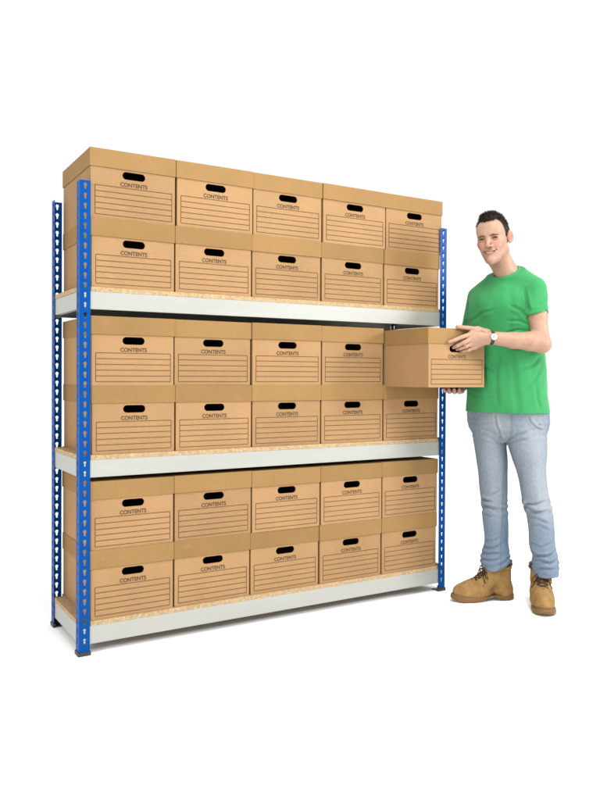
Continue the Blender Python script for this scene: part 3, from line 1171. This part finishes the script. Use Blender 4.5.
hair.everywhere(hair_cut, 'and')
hair.everywhere(lambda X, Y, Z: 0.0022 * vnoise(X * 210, Y * 210, Z * 90) + 0.0035 * vnoise(X * 75, Y * 75, Z * 60), 'disp')
hm = hair.mesh('hair')
bm = bmesh.new()
bm.from_mesh(hm)
bm.faces.ensure_lookup_table()
fc = np.array([f.calc_center_median()[:] for f in bm.faces])
fn_ = np.array([f.normal[:] for f in bm.faces])
ax_, ay_, az_ = head_coords(fc)
out = np.where(((fn_ * (fc - HC)).sum(1) > 0.02) & (az_ - hairline(ax_, ay_) > 0.003))[0]
sel = rng.choice(out, min(len(out), 7000), replace=False)
for i in sel:
    p, nrm = Vector(fc[i]), Vector(fn_[i])
    top = max(0.0, min(1.0, (az_[i] - 0.045) / 0.05))
    lean = Vector(hf) * (0.55 + 0.5 * (ay_[i] > 0.03)) + Vector(hu) * 0.35 * top + Vector(rng.normal(0, 0.55, 3)) - Vector(hu) * 1.2 * (1 - top)
    d = (nrm * (0.14 + 0.30 * top) + lean * 0.62).normalized()
    L = (0.004 + 0.009 * top) * rng.uniform(0.5, 1.25)
    q = d.cross(nrm if abs(d.dot(nrm)) < 0.95 else Vector((1, 0, 0))).normalized()
    w2 = d.cross(q)
    rr = 0.0009
    b0 = [bm.verts.new(p - nrm * 0.002 + (q * math.cos(t) + w2 * math.sin(t)) * rr) for t in (0, 2.1, 4.2)]
    m0 = [bm.verts.new(p + d * L * 0.55 + (q * math.cos(t) + w2 * math.sin(t)) * rr * 0.75) for t in (0, 2.1, 4.2)]
    tp = bm.verts.new(p + d * L + Vector(rng.normal(0, 0.0008, 3)))
    for k in range(3):
        bm.faces.new((b0[k], b0[(k + 1) % 3], m0[(k + 1) % 3], m0[k]))
        bm.faces.new((m0[k], m0[(k + 1) % 3], tp))
hm2 = bm_mesh('hair', bm)
bpy.data.meshes.remove(hm)
mesh_obj('hair', hm2, M['hair'], man, True)
for e in (-1, 1):
    eb_ = Field(hd(e * 0.032, 0.085, 0.022) - 0.04, hd(e * 0.032, 0.085, 0.022) + 0.04, 0.0015)
    chain(eb_, [hd(e * 0.0125, 0.0935, 0.0120), hd(e * 0.026, 0.0905, 0.0155), hd(e * 0.0460, 0.0775, 0.0125)], [0.0028, 0.0036, 0.0018], 0.003)
    eb_.everywhere(lambda X, Y, Z: 0.0006 * vnoise(X * 330, Y * 330, Z * 700), 'disp')
    mesh_obj('eyebrow', eb_.mesh('eyebrow'), M['brow'], man)

# ---- t-shirt
SV = 0.003
sh = Field((-0.26, -0.34, 0.86), (0.24, 0.32, 1.66), SV)
K = 0.66
proj_k = math.sqrt(math.cos(TH) ** 2 + (K * math.sin(TH)) ** 2)
rows = [(276, 496, 514, 0), (282, 487, 523, 0), (289, 479, 532, 0), (297, 473.5, 536, 0.0), (306, 471, 536.5, 0.0), (320, 470.5, 537.5, 0.0), (335, 471, 539.5, 0.0), (352, 471.5, 541, 0.0), (370, 471.5, 542.0, 0.0), (388, 471.7, 543.2, 0.0), (402, 471.8, 545.0, 0.0), (413.2, 471.8, 546.0, 0.0)]
zs, cx, cy, aa, bb = [], [], [], [], []
for v, l, r, y in rows:
    a0, b0 = P(l, v, y), P(r, v, y)
    hw = (b0[0] - a0[0]) / 2
    zs.append((a0[2] + b0[2]) / 2)
    cx.append((a0[0] + b0[0]) / 2)
    cy.append(0.012)
    aa.append(hw / proj_k)
    bb.append(hw / proj_k * K * (1.0 if v < 340 else 1.05))
loft(sh, zs, cx, cy, aa, bb, -TH, 0.0, 2.25)
ell(sh, P(505, 305, -0.015), (0.150, 0.098, 0.10), (LATV, FWD, (0, 0, 1)), 0.04)
NB = NECK + 0.006 * LATV + np.array((0, 0, 0.004))
cap(sh, NB, SH_L + np.array((-0.004, 0, 0.004)), 0.064, 0.054, 0.03)
cap(sh, NB, SH_R + np.array((0.006, 0, 0.0)), 0.064, 0.052, 0.03)
dL = (EL_L - SH_L) / np.linalg.norm(EL_L - SH_L)
dR = (EL_R - SH_R) / np.linalg.norm(EL_R - SH_R)


def sleeve(F, pts, rad, end, n, inner):
    """A short sleeve with an open, hollow end."""
    n = n / np.linalg.norm(n)
    T_ = Field.__new__(Field)

    def fn(X, Y, Z):
        d = None
        for a, b, ra, rb in zip(pts, pts[1:], rad, rad[1:]):
            ba = b - a
            px, py, pz = X - a[0], Y - a[1], Z - a[2]
            t = np.clip((px * ba[0] + py * ba[1] + pz * ba[2]) / (ba @ ba), 0, 1)
            q = np.sqrt((px - t * ba[0]) ** 2 + (py - t * ba[1]) ** 2 + (pz - t * ba[2]) ** 2) - (ra + t * (rb - ra))
            d = q if d is None else np.minimum(d, q)
        ax, ay, az = X - end[0], Y - end[1], Z - end[2]
        h = ax * n[0] + ay * n[1] + az * n[2]
        rd = np.sqrt(np.maximum(ax ** 2 + ay ** 2 + az ** 2 - h ** 2, 0))
        d = np.maximum(d, h + 0.0025 * vnoise(X * 12, Y * 12, Z * 12))
        return np.maximum(d, -np.maximum(-(h + 0.020), rd - inner))
    P_ = np.array(pts)
    F.op(fn, P_.min(0) - 0.06, P_.max(0) + 0.06, 0.007)


SLV_L = mixp(SH_L, EL_L, 0.49)
sleeve(sh, [SH_L, mixp(SH_L, EL_L, 0.28) + np.array((-0.003, 0, 0)), mixp(SH_L, EL_L, 0.75) + np.array((-0.006, 0, 0))], [0.054, 0.0525, 0.0525], SLV_L, dL + np.array((0.22, 0, 0)), 0.0475)
SLV_R = mixp(SH_R, EL_R, 0.52)
sleeve(sh, [SH_R, mixp(SH_R, EL_R, 0.25), mixp(SH_R, EL_R, 0.8)], [0.053, 0.053, 0.052], SLV_R, dR, 0.046)


def half(p, n):
    n = np.array(n, float)
    n /= np.linalg.norm(n)
    return lambda X, Y, Z: (X - p[0]) * n[0] + (Y - p[1]) * n[1] + (Z - p[2]) * n[2]


def folds(X, Y, Z):
    f = 0.0060 * vnoise(X * 11 + 3 + Z * 3.0, Y * 11, Z * 3.6)
    f = f + 0.0035 * vnoise(X * 24 + Z * 10, Y * 24, Z * 8 + 5)
    # vertical drapes under the chest
    f = f + 0.0030 * np.clip((1.35 - Z) / 0.15, 0, 1) * vnoise(X * 26 + 9, Y * 26, Z * 2.4)
    return f


sh.everywhere(folds, 'disp')
# creases at the armpits
for q0, q1, rr in ((P(525.5, 289, -0.180), P(528, 318, -0.160), 0.009), (P(520, 308, -0.19), P(518, 345, -0.17), 0.004), (P(473, 306, -0.06), P(476, 327, -0.05), 0.005),
                   (P(512, 352, -0.20), P(514, 400, -0.20), 0.004)):
    cap(sh, q0, q1, rr, rr * 0.5, 0.012, 'cut')
# neck opening and its ribbed band
nk = np.array((0, 0, 1.0)) + 0.60 * FWD - 0.10 * LATV
nk /= np.linalg.norm(nk)
axis = (hd(0, -0.02, -0.06) - NECK)
axis /= np.linalg.norm(axis)
CO = NECK + np.array((0, 0, 0.020))


def neck_cyl(r, lo, hi, r2=None):
    def fn(X, Y, Z):
        px, py, pz = X - NECK[0], Y - NECK[1], Z - NECK[2]
        t = px * axis[0] + py * axis[1] + pz * axis[2]
        rad = np.sqrt(np.maximum(px ** 2 + py ** 2 + pz ** 2 - t ** 2, 0))
        h = (X - CO[0]) * nk[0] + (Y - CO[1]) * nk[1] + (Z - CO[2]) * nk[2]
        rr = rad - r
        if r2 is not None:
            rr = np.abs(rad - (r + r2) / 2) - (r2 - r) / 2
        return np.maximum(rr, np.maximum(lo - h, h - hi))
    return fn


sh.op(neck_cyl(0.20, 0.0, 0.2), NECK - 0.15, NECK + 0.22, 0.0, 'cut')
sh.op(neck_cyl(0.0, -0.012, 0.2, None) if False else neck_cyl(0.0560, -0.010, 0.2), NECK - 0.15, NECK + 0.15, 0.0, 'cut')
sh.op(neck_cyl(0.0565, -0.030, 0.004, 0.0650), NECK - 0.15, NECK + 0.15, 0.004, 'add')
# hem
hem = P(508, 412.2, 0.0)[2]
sh.everywhere(lambda X, Y, Z: (hem + 0.0015 * vnoise(X * 9, Y * 9, Z * 0 + 2.5)) - Z, 'and')
sm_ = sh.mesh('t_shirt')
smooth_mesh(sm_, 2, 0.5)
px_ = lambda *uv: [P(u, v, -0.12) for u, v in uv]
creases(sm_, [
    (px_((524.5, 288), (525, 299), (525.8, 306), (526.5, 312)), 0.009, 0.006),
    (px_((530, 322), (520, 311), (509, 305)), 0.005, 0.007), (px_((530, 326), (518, 321), (506, 321)), 0.004, 0.006),
    (px_((529, 332), (517, 330), (503, 334)), 0.004, 0.006),
    (px_((511, 300), (510, 330), (514, 380), (517, 412)), 0.004, 0.011), (px_((500, 352), (497, 380), (499, 410)), 0.003, 0.009),
    (px_((541, 356), (531, 366), (516, 371)), 0.005, 0.007), (px_((542, 366), (534, 380), (522, 390)), 0.004, 0.007),
    (px_((473, 304), (476, 318), (477, 330)), 0.007, 0.005), (px_((476, 322), (486, 312), (496, 309)), 0.003, 0.007),
    (px_((474, 352), (484, 366), (498, 372)), 0.004, 0.007), (px_((474, 392), (486, 398), (500, 396)), 0.0025, 0.007),
    (px_((546, 296), (541, 303), (534, 307)), 0.004, 0.005), (px_((547, 305), (541, 310), (533, 313)), 0.003, 0.004),
    (px_((535, 384), (536, 398), (539, 410)), 0.004, 0.008)])
mesh_obj('t_shirt', sm_, M['green'], man, True)

# ---- jeans
JV = 0.0035
jn = Field((-0.22, -0.26, 0.04), (0.26, 0.22, 0.98), JV)
hips = [(404, 474.5, 544.0), (413, 473.4, 545.0), (422, 473.4, 545.2), (430, 475.5, 543.5), (436, 482, 537), (442, 494, 524)]
zs, cx, cy, aa, bb = [], [], [], [], []
for v, l, r in hips:
    a0, b0 = P(l, v, 0.0), P(r, v, 0.0)
    hw = (b0[0] - a0[0]) / 2
    kk = 0.60
    pk = math.sqrt(math.cos(TH) ** 2 + (kk * math.sin(TH)) ** 2)
    zs.append((a0[2] + b0[2]) / 2)
    cx.append((a0[0] + b0[0]) / 2)
    cy.append(0.014)
    aa.append(hw / pk)
    bb.append(hw / pk * kk)
loft(jn, zs, cx, cy, aa, bb, -TH, 0.0, 2.2)
leg_R = [(418, 474.2, 504, 0.045), (426, 473.6, 505.5, 0.048), (436, 473.8, 506.5, 0.050), (446, 474.8, 506.0, 0.050), (454, 475.8, 506.3, 0.050), (466, 477, 507.0, 0.048), (485, 479.3, 506.8, 0.044), (501, 481.3, 507, 0.040), (512, 482.3, 508, 0.040), (522, 483.3, 508.7, 0.042),
         (542, 485.3, 507.2, 0.046), (552, 483.0, 508.5, 0.046), (560, 481.3, 509.0, 0.046), (570.5, 483.5, 508.5, 0.046)]
leg_L = [(418, 508, 544.8, -0.028), (426, 507.5, 545.4, -0.032), (436, 507.5, 546.3, -0.036), (447, 509.0, 546.8, -0.040), (455, 511.5, 546.5, -0.046), (469, 516, 545.7, -0.052), (485, 519.2, 547, -0.062), (501, 521.8, 549.7, -0.070), (516, 527.0, 553, -0.075), (530, 529.0, 554.2, -0.074),
         (548, 529.8, 555, -0.066), (557, 533.6, 556.6, -0.062), (564, 532.4, 558, -0.060), (575.5, 535.6, 557.2, -0.060)]
for leg in (leg_R, leg_L):
    zs, cx, cy, aa, bb = [], [], [], [], []
    for i, (v, l, r, y) in enumerate(leg):
        a0, b0 = P(l, v, y), P(r, v, y)
        hw = (b0[0] - a0[0]) / 2
        zs.append((a0[2] + b0[2]) / 2)
        cx.append((a0[0] + b0[0]) / 2)
        cy.append(y)
        aa.append(hw)
        bb.append(hw * np.interp(i, [0, 3, 7, 13], [1.10, 1.08, 1.10, 1.12]))
    loft(jn, zs, cx, cy, aa, bb, 0.0, 0.012, 2.1)


def gauss(x, c, w_):
    return np.exp(-((x - c) / w_) ** 2)


KZ_R, KZ_L = P(495, 507, 0.04)[2], P(538, 506, -0.06)[2]
CZ_R, CZ_L = P(495, 560, 0.04)[2], P(545, 563, -0.06)[2]
SPLIT = P(510, 480, 0)[0]


def jean_folds(X, Y, Z):
    right = X < SPLIT + (0.55 - Z) * 0.06
    kz = np.where(right, KZ_R, KZ_L)
    cz = np.where(right, CZ_R, CZ_L)
    n1 = vnoise(X * 16, Y * 16, Z * 16)
    f = 0.0062 * vnoise(X * 13 + 5, Y * 13, Z * 5)
    f = f + 0.0030 * vnoise(X * 28, Y * 28, Z * 13 + 4)
    ph = Z * 150 + X * 26 * np.where(right, 1.0, -1.0) + n1 * 3.2
    f = f + (0.0036 * gauss(Z, kz, 0.036)) * np.sin(ph)
    f = f + (0.0032 * gauss(Z, cz, 0.042)) * np.sin(Z * 205 + n1 * 4.2 - X * 35)
    f = f + 0.0008 * gauss(Z, 0.80, 0.05) * np.sin(Z * 230 + n1 * 4 + np.abs(X) * 40)
    return f


jn.everywhere(jean_folds, 'disp')
# fly and pocket creases, side seam of the near leg
for pts_, rr in (([P(497.5, 414, -0.20), P(499, 424, -0.185), P(505, 436, -0.17), P(507, 446, -0.13)], 0.0030),
                 ([P(528, 414, -0.17), P(531, 424, -0.17), P(540, 430.5, -0.13)], 0.0026)):
    chain(jn, pts_, [rr] * len(pts_), 0.008, 0.008, 'cut')
cz0 = P(495, 570.0, 0.046)[2]
ca_, cb_ = P(483, 572.5, 0.046), P(509.5, 561.0, 0.046)
sl_ = (cb_[2] - ca_[2]) / (cb_[0] - ca_[0])
jn.op(lambda X, Y, Z: np.maximum(Z - ca_[2] - sl_ * (X - ca_[0]) + 0 * Y, X - SPLIT - 0.02), (-0.2, -0.2, 0.04), (0.02, 0.2, 0.25), 0.0, 'cut')
jm = jn.mesh('jeans')
smooth_mesh(jm, 1, 0.5)
creases(jm, [(px_(*l_), a_, b_) for l_, a_, b_ in (
    (((480.5, 499.5), (485, 501), (490, 504), (497, 505.5)), 0.009, 0.005), (((482, 514), (488, 511), (496, 511), (503, 513)), 0.005, 0.006),
    (((494, 500), (500, 497), (507, 493)), 0.004, 0.006), (((483, 522), (490, 519), (498, 521)), 0.004, 0.006),
    (((521, 500.5), (527, 507), (535, 511.5), (546, 510.5)), 0.010, 0.005), (((524, 505), (533, 504), (546, 500)), 0.006, 0.005),
    (((527, 516), (536, 518), (549, 524)), 0.006, 0.006), (((530, 526), (538, 524), (549, 531)), 0.004, 0.006),
    (((482, 551), (490, 555), (500, 553), (508, 549)), 0.007, 0.005), (((481, 560), (490, 561), (500, 558), (508, 558)), 0.007, 0.004),
    (((484, 567), (494, 566), (507, 563)), 0.005, 0.004), (((486, 542), (494, 547), (506, 543)), 0.004, 0.005),
    (((530, 551), (538, 556), (548, 555), (556, 551)), 0.008, 0.005), (((533, 563), (540, 560), (549, 563), (558, 560)), 0.007, 0.005),
    (((535, 571), (543, 568), (556, 569)), 0.005, 0.004), (((530, 543), (540, 547), (554, 541)), 0.004, 0.005),
    (((508, 447), (517, 441), (530, 438)), 0.005, 0.006), (((508, 443), (518, 435), (532, 430)), 0.004, 0.006), (((506, 446), (498, 440), (486, 437)), 0.004, 0.006),
    (((505, 440), (496, 433), (484, 430)), 0.003, 0.006), (((475, 423), (484, 426), (492, 424)), 0.003, 0.005),
    (((497, 413), (498.5, 425), (503, 436), (507, 446)), 0.006, 0.0045), (((527, 413), (530, 422), (536, 428), (545, 431)), 0.005, 0.004))])
jp = np.array([v.co[:] for v in jm.vertices])
base = np.array(lin(160, 174, 189)[:3]) * 0.47
col = np.tile(base, (len(jp), 1))
right = jp[:, 0] < SPLIT + (0.55 - jp[:, 2]) * 0.06
cxl = np.where(right, np.interp(jp[:, 2], [0.1, 0.5, 0.8], [-0.058, -0.058, -0.06]), np.interp(jp[:, 2], [0.1, 0.5, 0.8], [0.19, 0.15, 0.10]))
front = np.clip((0.02 - jp[:, 1]) / 0.09, 0, 1)
fade = front * gauss(jp[:, 0], cxl - 0.01, 0.06) * np.clip((jp[:, 2] - 0.36) / 0.12, 0, 1)
col = col * (1 + fade[:, None] * (np.array((1.36, 1.26, 1.16)) - 1))
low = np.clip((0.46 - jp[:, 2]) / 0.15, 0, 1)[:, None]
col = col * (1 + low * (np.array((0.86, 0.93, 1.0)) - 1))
# worn, lighter cuff edge and a darker seam line down the inside leg
cuff = gauss(jp[:, 2], np.where(right, cz0 + 0.012, cz0 - 0.01), 0.010)[:, None]
col = col * (1 + cuff * 0.10)
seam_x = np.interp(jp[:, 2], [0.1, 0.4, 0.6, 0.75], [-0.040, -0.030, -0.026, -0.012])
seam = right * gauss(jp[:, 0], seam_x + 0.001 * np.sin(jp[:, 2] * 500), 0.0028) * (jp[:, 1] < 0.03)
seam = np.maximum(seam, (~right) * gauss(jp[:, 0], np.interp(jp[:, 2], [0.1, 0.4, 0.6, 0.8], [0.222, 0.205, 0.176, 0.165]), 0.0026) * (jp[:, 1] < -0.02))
inner_wash_shade = (right * np.clip((jp[:, 0] - seam_x) / 0.006, 0, 1))[:, None]
col = col * (1 + inner_wash_shade * (np.array((0.80, 0.86, 0.91)) - 1))  # inside of the far leg darkened: denim wash plus shade painted in
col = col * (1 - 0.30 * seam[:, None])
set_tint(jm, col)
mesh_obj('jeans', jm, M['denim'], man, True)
# rivets, button and belt-loop by the pocket
for u, v, y in ((540.0, 415.5, -0.16), (540.8, 424.5, -0.145)):
    bm = bmesh.new()
    bmesh.ops.create_uvsphere(bm, u_segments=12, v_segments=8, radius=0.0045, matrix=Matrix.Translation(P(u, v, y)))
    mesh_obj('pocket_rivet', bm_mesh('pocket_rivet', bm), M['bar'], man, True)

# ---- boots
def boot(ankle, yaw, label=None):
    """Own frame: y to the toe, x to its side, z up, ankle over the origin."""
    root = empty('boot', ankle, yaw, man)
    F = Field((-0.075, -0.12, 0.0), (0.075, 0.24, 0.20), 0.0025)
    ell(F, (0, 0.125, 0.045), (0.050, 0.082, 0.046))
    ell(F, (0.004, 0.075, 0.050), (0.049, 0.08, 0.048), None, 0.02)
    cap(F, (0, 0.105, 0.050), (0, 0.005, 0.112), 0.040, 0.044, 0.03)
    cap(F, (0, -0.050, 0.045), (0, -0.047, 0.155), 0.043, 0.041, 0.03)
    cap(F, (0, 0.00, 0.12), (0, -0.012, 0.175), 0.042, 0.044, 0.03)
    ell(F, (0, -0.055, 0.045), (0.040, 0.044, 0.045), None, 0.02)
    F.everywhere(lambda X, Y, Z: np.maximum(0.022 - Z, Z - 0.168), 'and')
    F.everywhere(lambda X, Y, Z: 0.0020 * vnoise(X * 30, Y * 30, Z * 30) + 0.0016 * gauss(Y, 0.062, 0.03) * np.sin(Y * 330 + Z * 200), 'disp')
    # toe-cap and quarter seams
    for sx in (-1, 1):
        chain(F, [(sx * 0.056, 0.055, 0.040), (sx * 0.046, 0.070, 0.078), (sx * 0.018, 0.092, 0.098)], [0.0022] * 3, 0.004, 0.004, 'cut')
    mesh_obj('upper', F.mesh('upper'), M['nubuck'], root, True)
    # sole: heel block and forefoot joined over a raised arch
    yv = np.array([-0.104, -0.096, -0.07, -0.03, 0.02, 0.07, 0.12, 0.165, 0.195, 0.211, 0.217])
    wv = np.array([0.006, 0.026, 0.040, 0.041, 0.039, 0.046, 0.0535, 0.050, 0.036, 0.019, 0.004])

    def sole(z0, z1, grow, arch):
        G = Field((-0.075, -0.125, -0.006), (0.075, 0.24, 0.075), 0.0025)

        def fn(X, Y, Z):
            wd = np.interp(Y, yv, wv)
            d = np.abs(X) - wd - grow
            d = np.maximum(d, np.maximum(Y - 0.217 - grow, -0.104 - grow - Y))
            top = z1 + 0.010 * np.exp(-((Y - 0.20) / 0.035) ** 2) + 0.004 * np.exp(-((Y + 0.09) / 0.04) ** 2)
            bot = z0 + arch * np.exp(-((Y - 0.018) / 0.034) ** 2) + 0.35 * np.maximum(Y - 0.175, 0)
            zz_ = np.maximum(Z - top, bot - Z)
            rr_ = 0.009
            return np.minimum(np.maximum(d * 0.9 + rr_, zz_ + rr_), 0) + np.sqrt(np.maximum(d * 0.9 + rr_, 0) ** 2 + np.maximum(zz_ + rr_, 0) ** 2) - rr_
        G.op(fn, (-0.07, -0.12, -0.004), (0.07, 0.235, 0.07))
        G.everywhere(lambda X, Y, Z: 0.0009 * vnoise(X * 60, Y * 60, Z * 90), 'disp')
        return G.mesh('sole')
    so = mesh_obj('sole', sole(0.001, 0.026, 0.002, 0.021), M['gum'], root, True)
    ms = sole(0.019, 0.0285, 0.0012, 0.012)
    mesh_obj('midsole', ms, M['midsole'], root, True)
    # padded collar
    bm = bmesh.new()
    ring = [(0.0455 * math.cos(a), -0.032 + 0.0560 * math.sin(a), 0.170 + 0.003 * math.sin(2 * a)) for a in np.linspace(0, 2 * math.pi, 40)]
    tube(bm, ring, 0.010, 10)
    tube(bm, [(p[0] * 0.98, p[1], p[2] + 0.014) for p in ring], 0.0085, 10)
    mesh_obj('padded_collar', bm_mesh('padded_collar', bm), M['strap'], root, True)
    # laces criss-crossing up the instep
    bm = bmesh.new()
    def ins(t, sx):
        x = sx * (0.022 + 0.004 * t)
        off = 0.0042 - (0.042 - math.sqrt(max(0.042 ** 2 - x * x, 0)))
        return Vector((x, 0.134 - 0.104 * t + 0.527 * off, 0.0765 + 0.0745 * t + 0.85 * off))
    for k in range(6):
        t0, t1 = k / 6, (k + 1) / 6
        for sx in (-1, 1):
            a, b = ins(t0, sx), ins(t1, -sx)
            mid = (a + b) / 2 + Vector((0, 0.0055, 0.0075))
            tube(bm, [a, a.lerp(mid, 0.6), mid + Vector((0, 0, 0.001 * sx)), b.lerp(mid, 0.6), b], 0.0034, 6)
        a, b = ins(t0 + 0.05, -1), ins(t0 + 0.05, 1)
        mid = (a + b) / 2 + Vector((0, 0.0050, 0.0068))
        tube(bm, [a, a.lerp(mid, 0.6) , mid, b.lerp(mid, 0.6), b], 0.0032, 6)
    for sx in (-1, 1):   # bow loops and loose ends
        c = ins(0.96, 0) + Vector((0, 0.006, 0.006))
        loop = [c, c + Vector((sx * 0.020, 0.016, 0.002)), c + Vector((sx * 0.042, 0.010, -0.022)), c + Vector((sx * 0.046, 0.006, -0.045)),
                c + Vector((sx * 0.036, 0.012, -0.040)), c + Vector((sx * 0.018, 0.014, -0.014)), c]
        tube(bm, loop, 0.0024, 6)
        tube(bm, [c, c + Vector((sx * 0.022, 0.020, -0.012)), c + Vector((sx * 0.034, 0.024, -0.040)), c + Vector((sx * 0.047, 0.020, -0.066))], 0.0023, 6)
    mesh_obj('laces', bm_mesh('laces', bm), M['lace'], root, True)
    # plain yellow tab on the collar
    for sx in (-1, 1):
        bm = bmesh.new()
        n = 8
        pa = [(sx * (0.0470 - 0.016 * (k / n) ** 2), -0.036 - 0.044 * k / n) for k in range(n + 1)]
        vs = [[bm.verts.new((x + sx * 0.0035, y - 0.001, z)) for (x, y) in pa] for z in (0.153, 0.168)]
        for k in range(n):
            bm.faces.new((vs[0][k], vs[0][k + 1], vs[1][k + 1], vs[1][k]))
        bmesh.ops.solidify(bm, geom=bm.faces[:], thickness=0.002)
        mesh_obj('collar_tab', bm_mesh('collar_tab', bm), M['yellow'], root)
    return root


toe_r, heel_r = P(453.8, 600.5, 0.0), P(512, 598, 0.057)
d = toe_r - heel_r
ang = math.atan2(-d[0], d[1])
c = heel_r + (toe_r - heel_r) * 0.33
boot((c[0], c[1], 0), ang)
toe_l = P(545.6, 615, -0.245)
ang = math.atan2(0.055, -0.27)
c = np.array((toe_l[0] + 0.042, toe_l[1] + 0.207, 0))
boot((c[0], c[1], 0), math.pi - 0.20)

# ---- wrist watch
wdir = (WR_L - EL_L) / np.linalg.norm(WR_L - EL_L)
wc = WR_L - wdir * 0.004
watch = empty('wrist_watch', wc, 0, man)
e1 = np.array((0, -1, 0.0))
e1 = e1 - wdir * (e1 @ wdir)
e1 /= np.linalg.norm(e1)
e2 = np.cross(wdir, e1)
bm = bmesh.new()
N = 40
rings = []
for k in range(N):
    a = 2 * math.pi * k / N
    d_ = e1 * math.cos(a) + e2 * math.sin(a)
    rings.append([bm.verts.new(d_ * r + wdir * h) for r, h in ((0.0290, -0.0085), (0.0315, -0.0080), (0.0318, 0), (0.0312, 0.0080), (0.0287, 0.0085))])
for k in range(N):
    A, B = rings[k], rings[(k + 1) % N]
    for j in range(4):
        bm.faces.new((A[j], A[j + 1], B[j + 1], B[j]))
mesh_obj('watch_strap', bm_mesh('watch_strap', bm), M['strap'], watch, True)
fd = e1 * math.cos(0.10) + e2 * math.sin(0.10)
rot = Matrix((Vector(np.cross(wdir, fd)), Vector(wdir), Vector(fd))).transposed().to_4x4()
bm = bmesh.new()
bmesh.ops.create_cone(bm, cap_ends=True, segments=36, radius1=0.0165, radius2=0.0155, depth=0.008, matrix=Matrix.Translation(Vector(fd) * 0.0345) @ rot)
case = mesh_obj('watch_case', bm_mesh('watch_case', bm), M['case'], watch)
bm = bmesh.new()
bmesh.ops.create_cone(bm, cap_ends=True, segments=36, radius1=0.0143, radius2=0.0141, depth=0.001, matrix=Matrix.Translation(Vector(fd) * 0.0392) @ rot)
mesh_obj('watch_dial', bm_mesh('watch_dial', bm), M['dial'], case)
bm = bmesh.new()
for (ang_, ln, wd) in ((0.5, 0.008, 0.0008), (-1.2, 0.0112, 0.0006)):
    mm = Matrix.Translation(Vector(fd) * 0.0402) @ rot @ Matrix.Rotation(ang_, 4, 'Z') @ Matrix.Translation((0, ln / 2, 0)) @ Matrix.Diagonal((wd * 2, ln, 0.0004, 1))
    bmesh.ops.create_cube(bm, size=1, matrix=mm)
mesh_obj('watch_hand', bm_mesh('watch_hand', bm), M['black'], case)
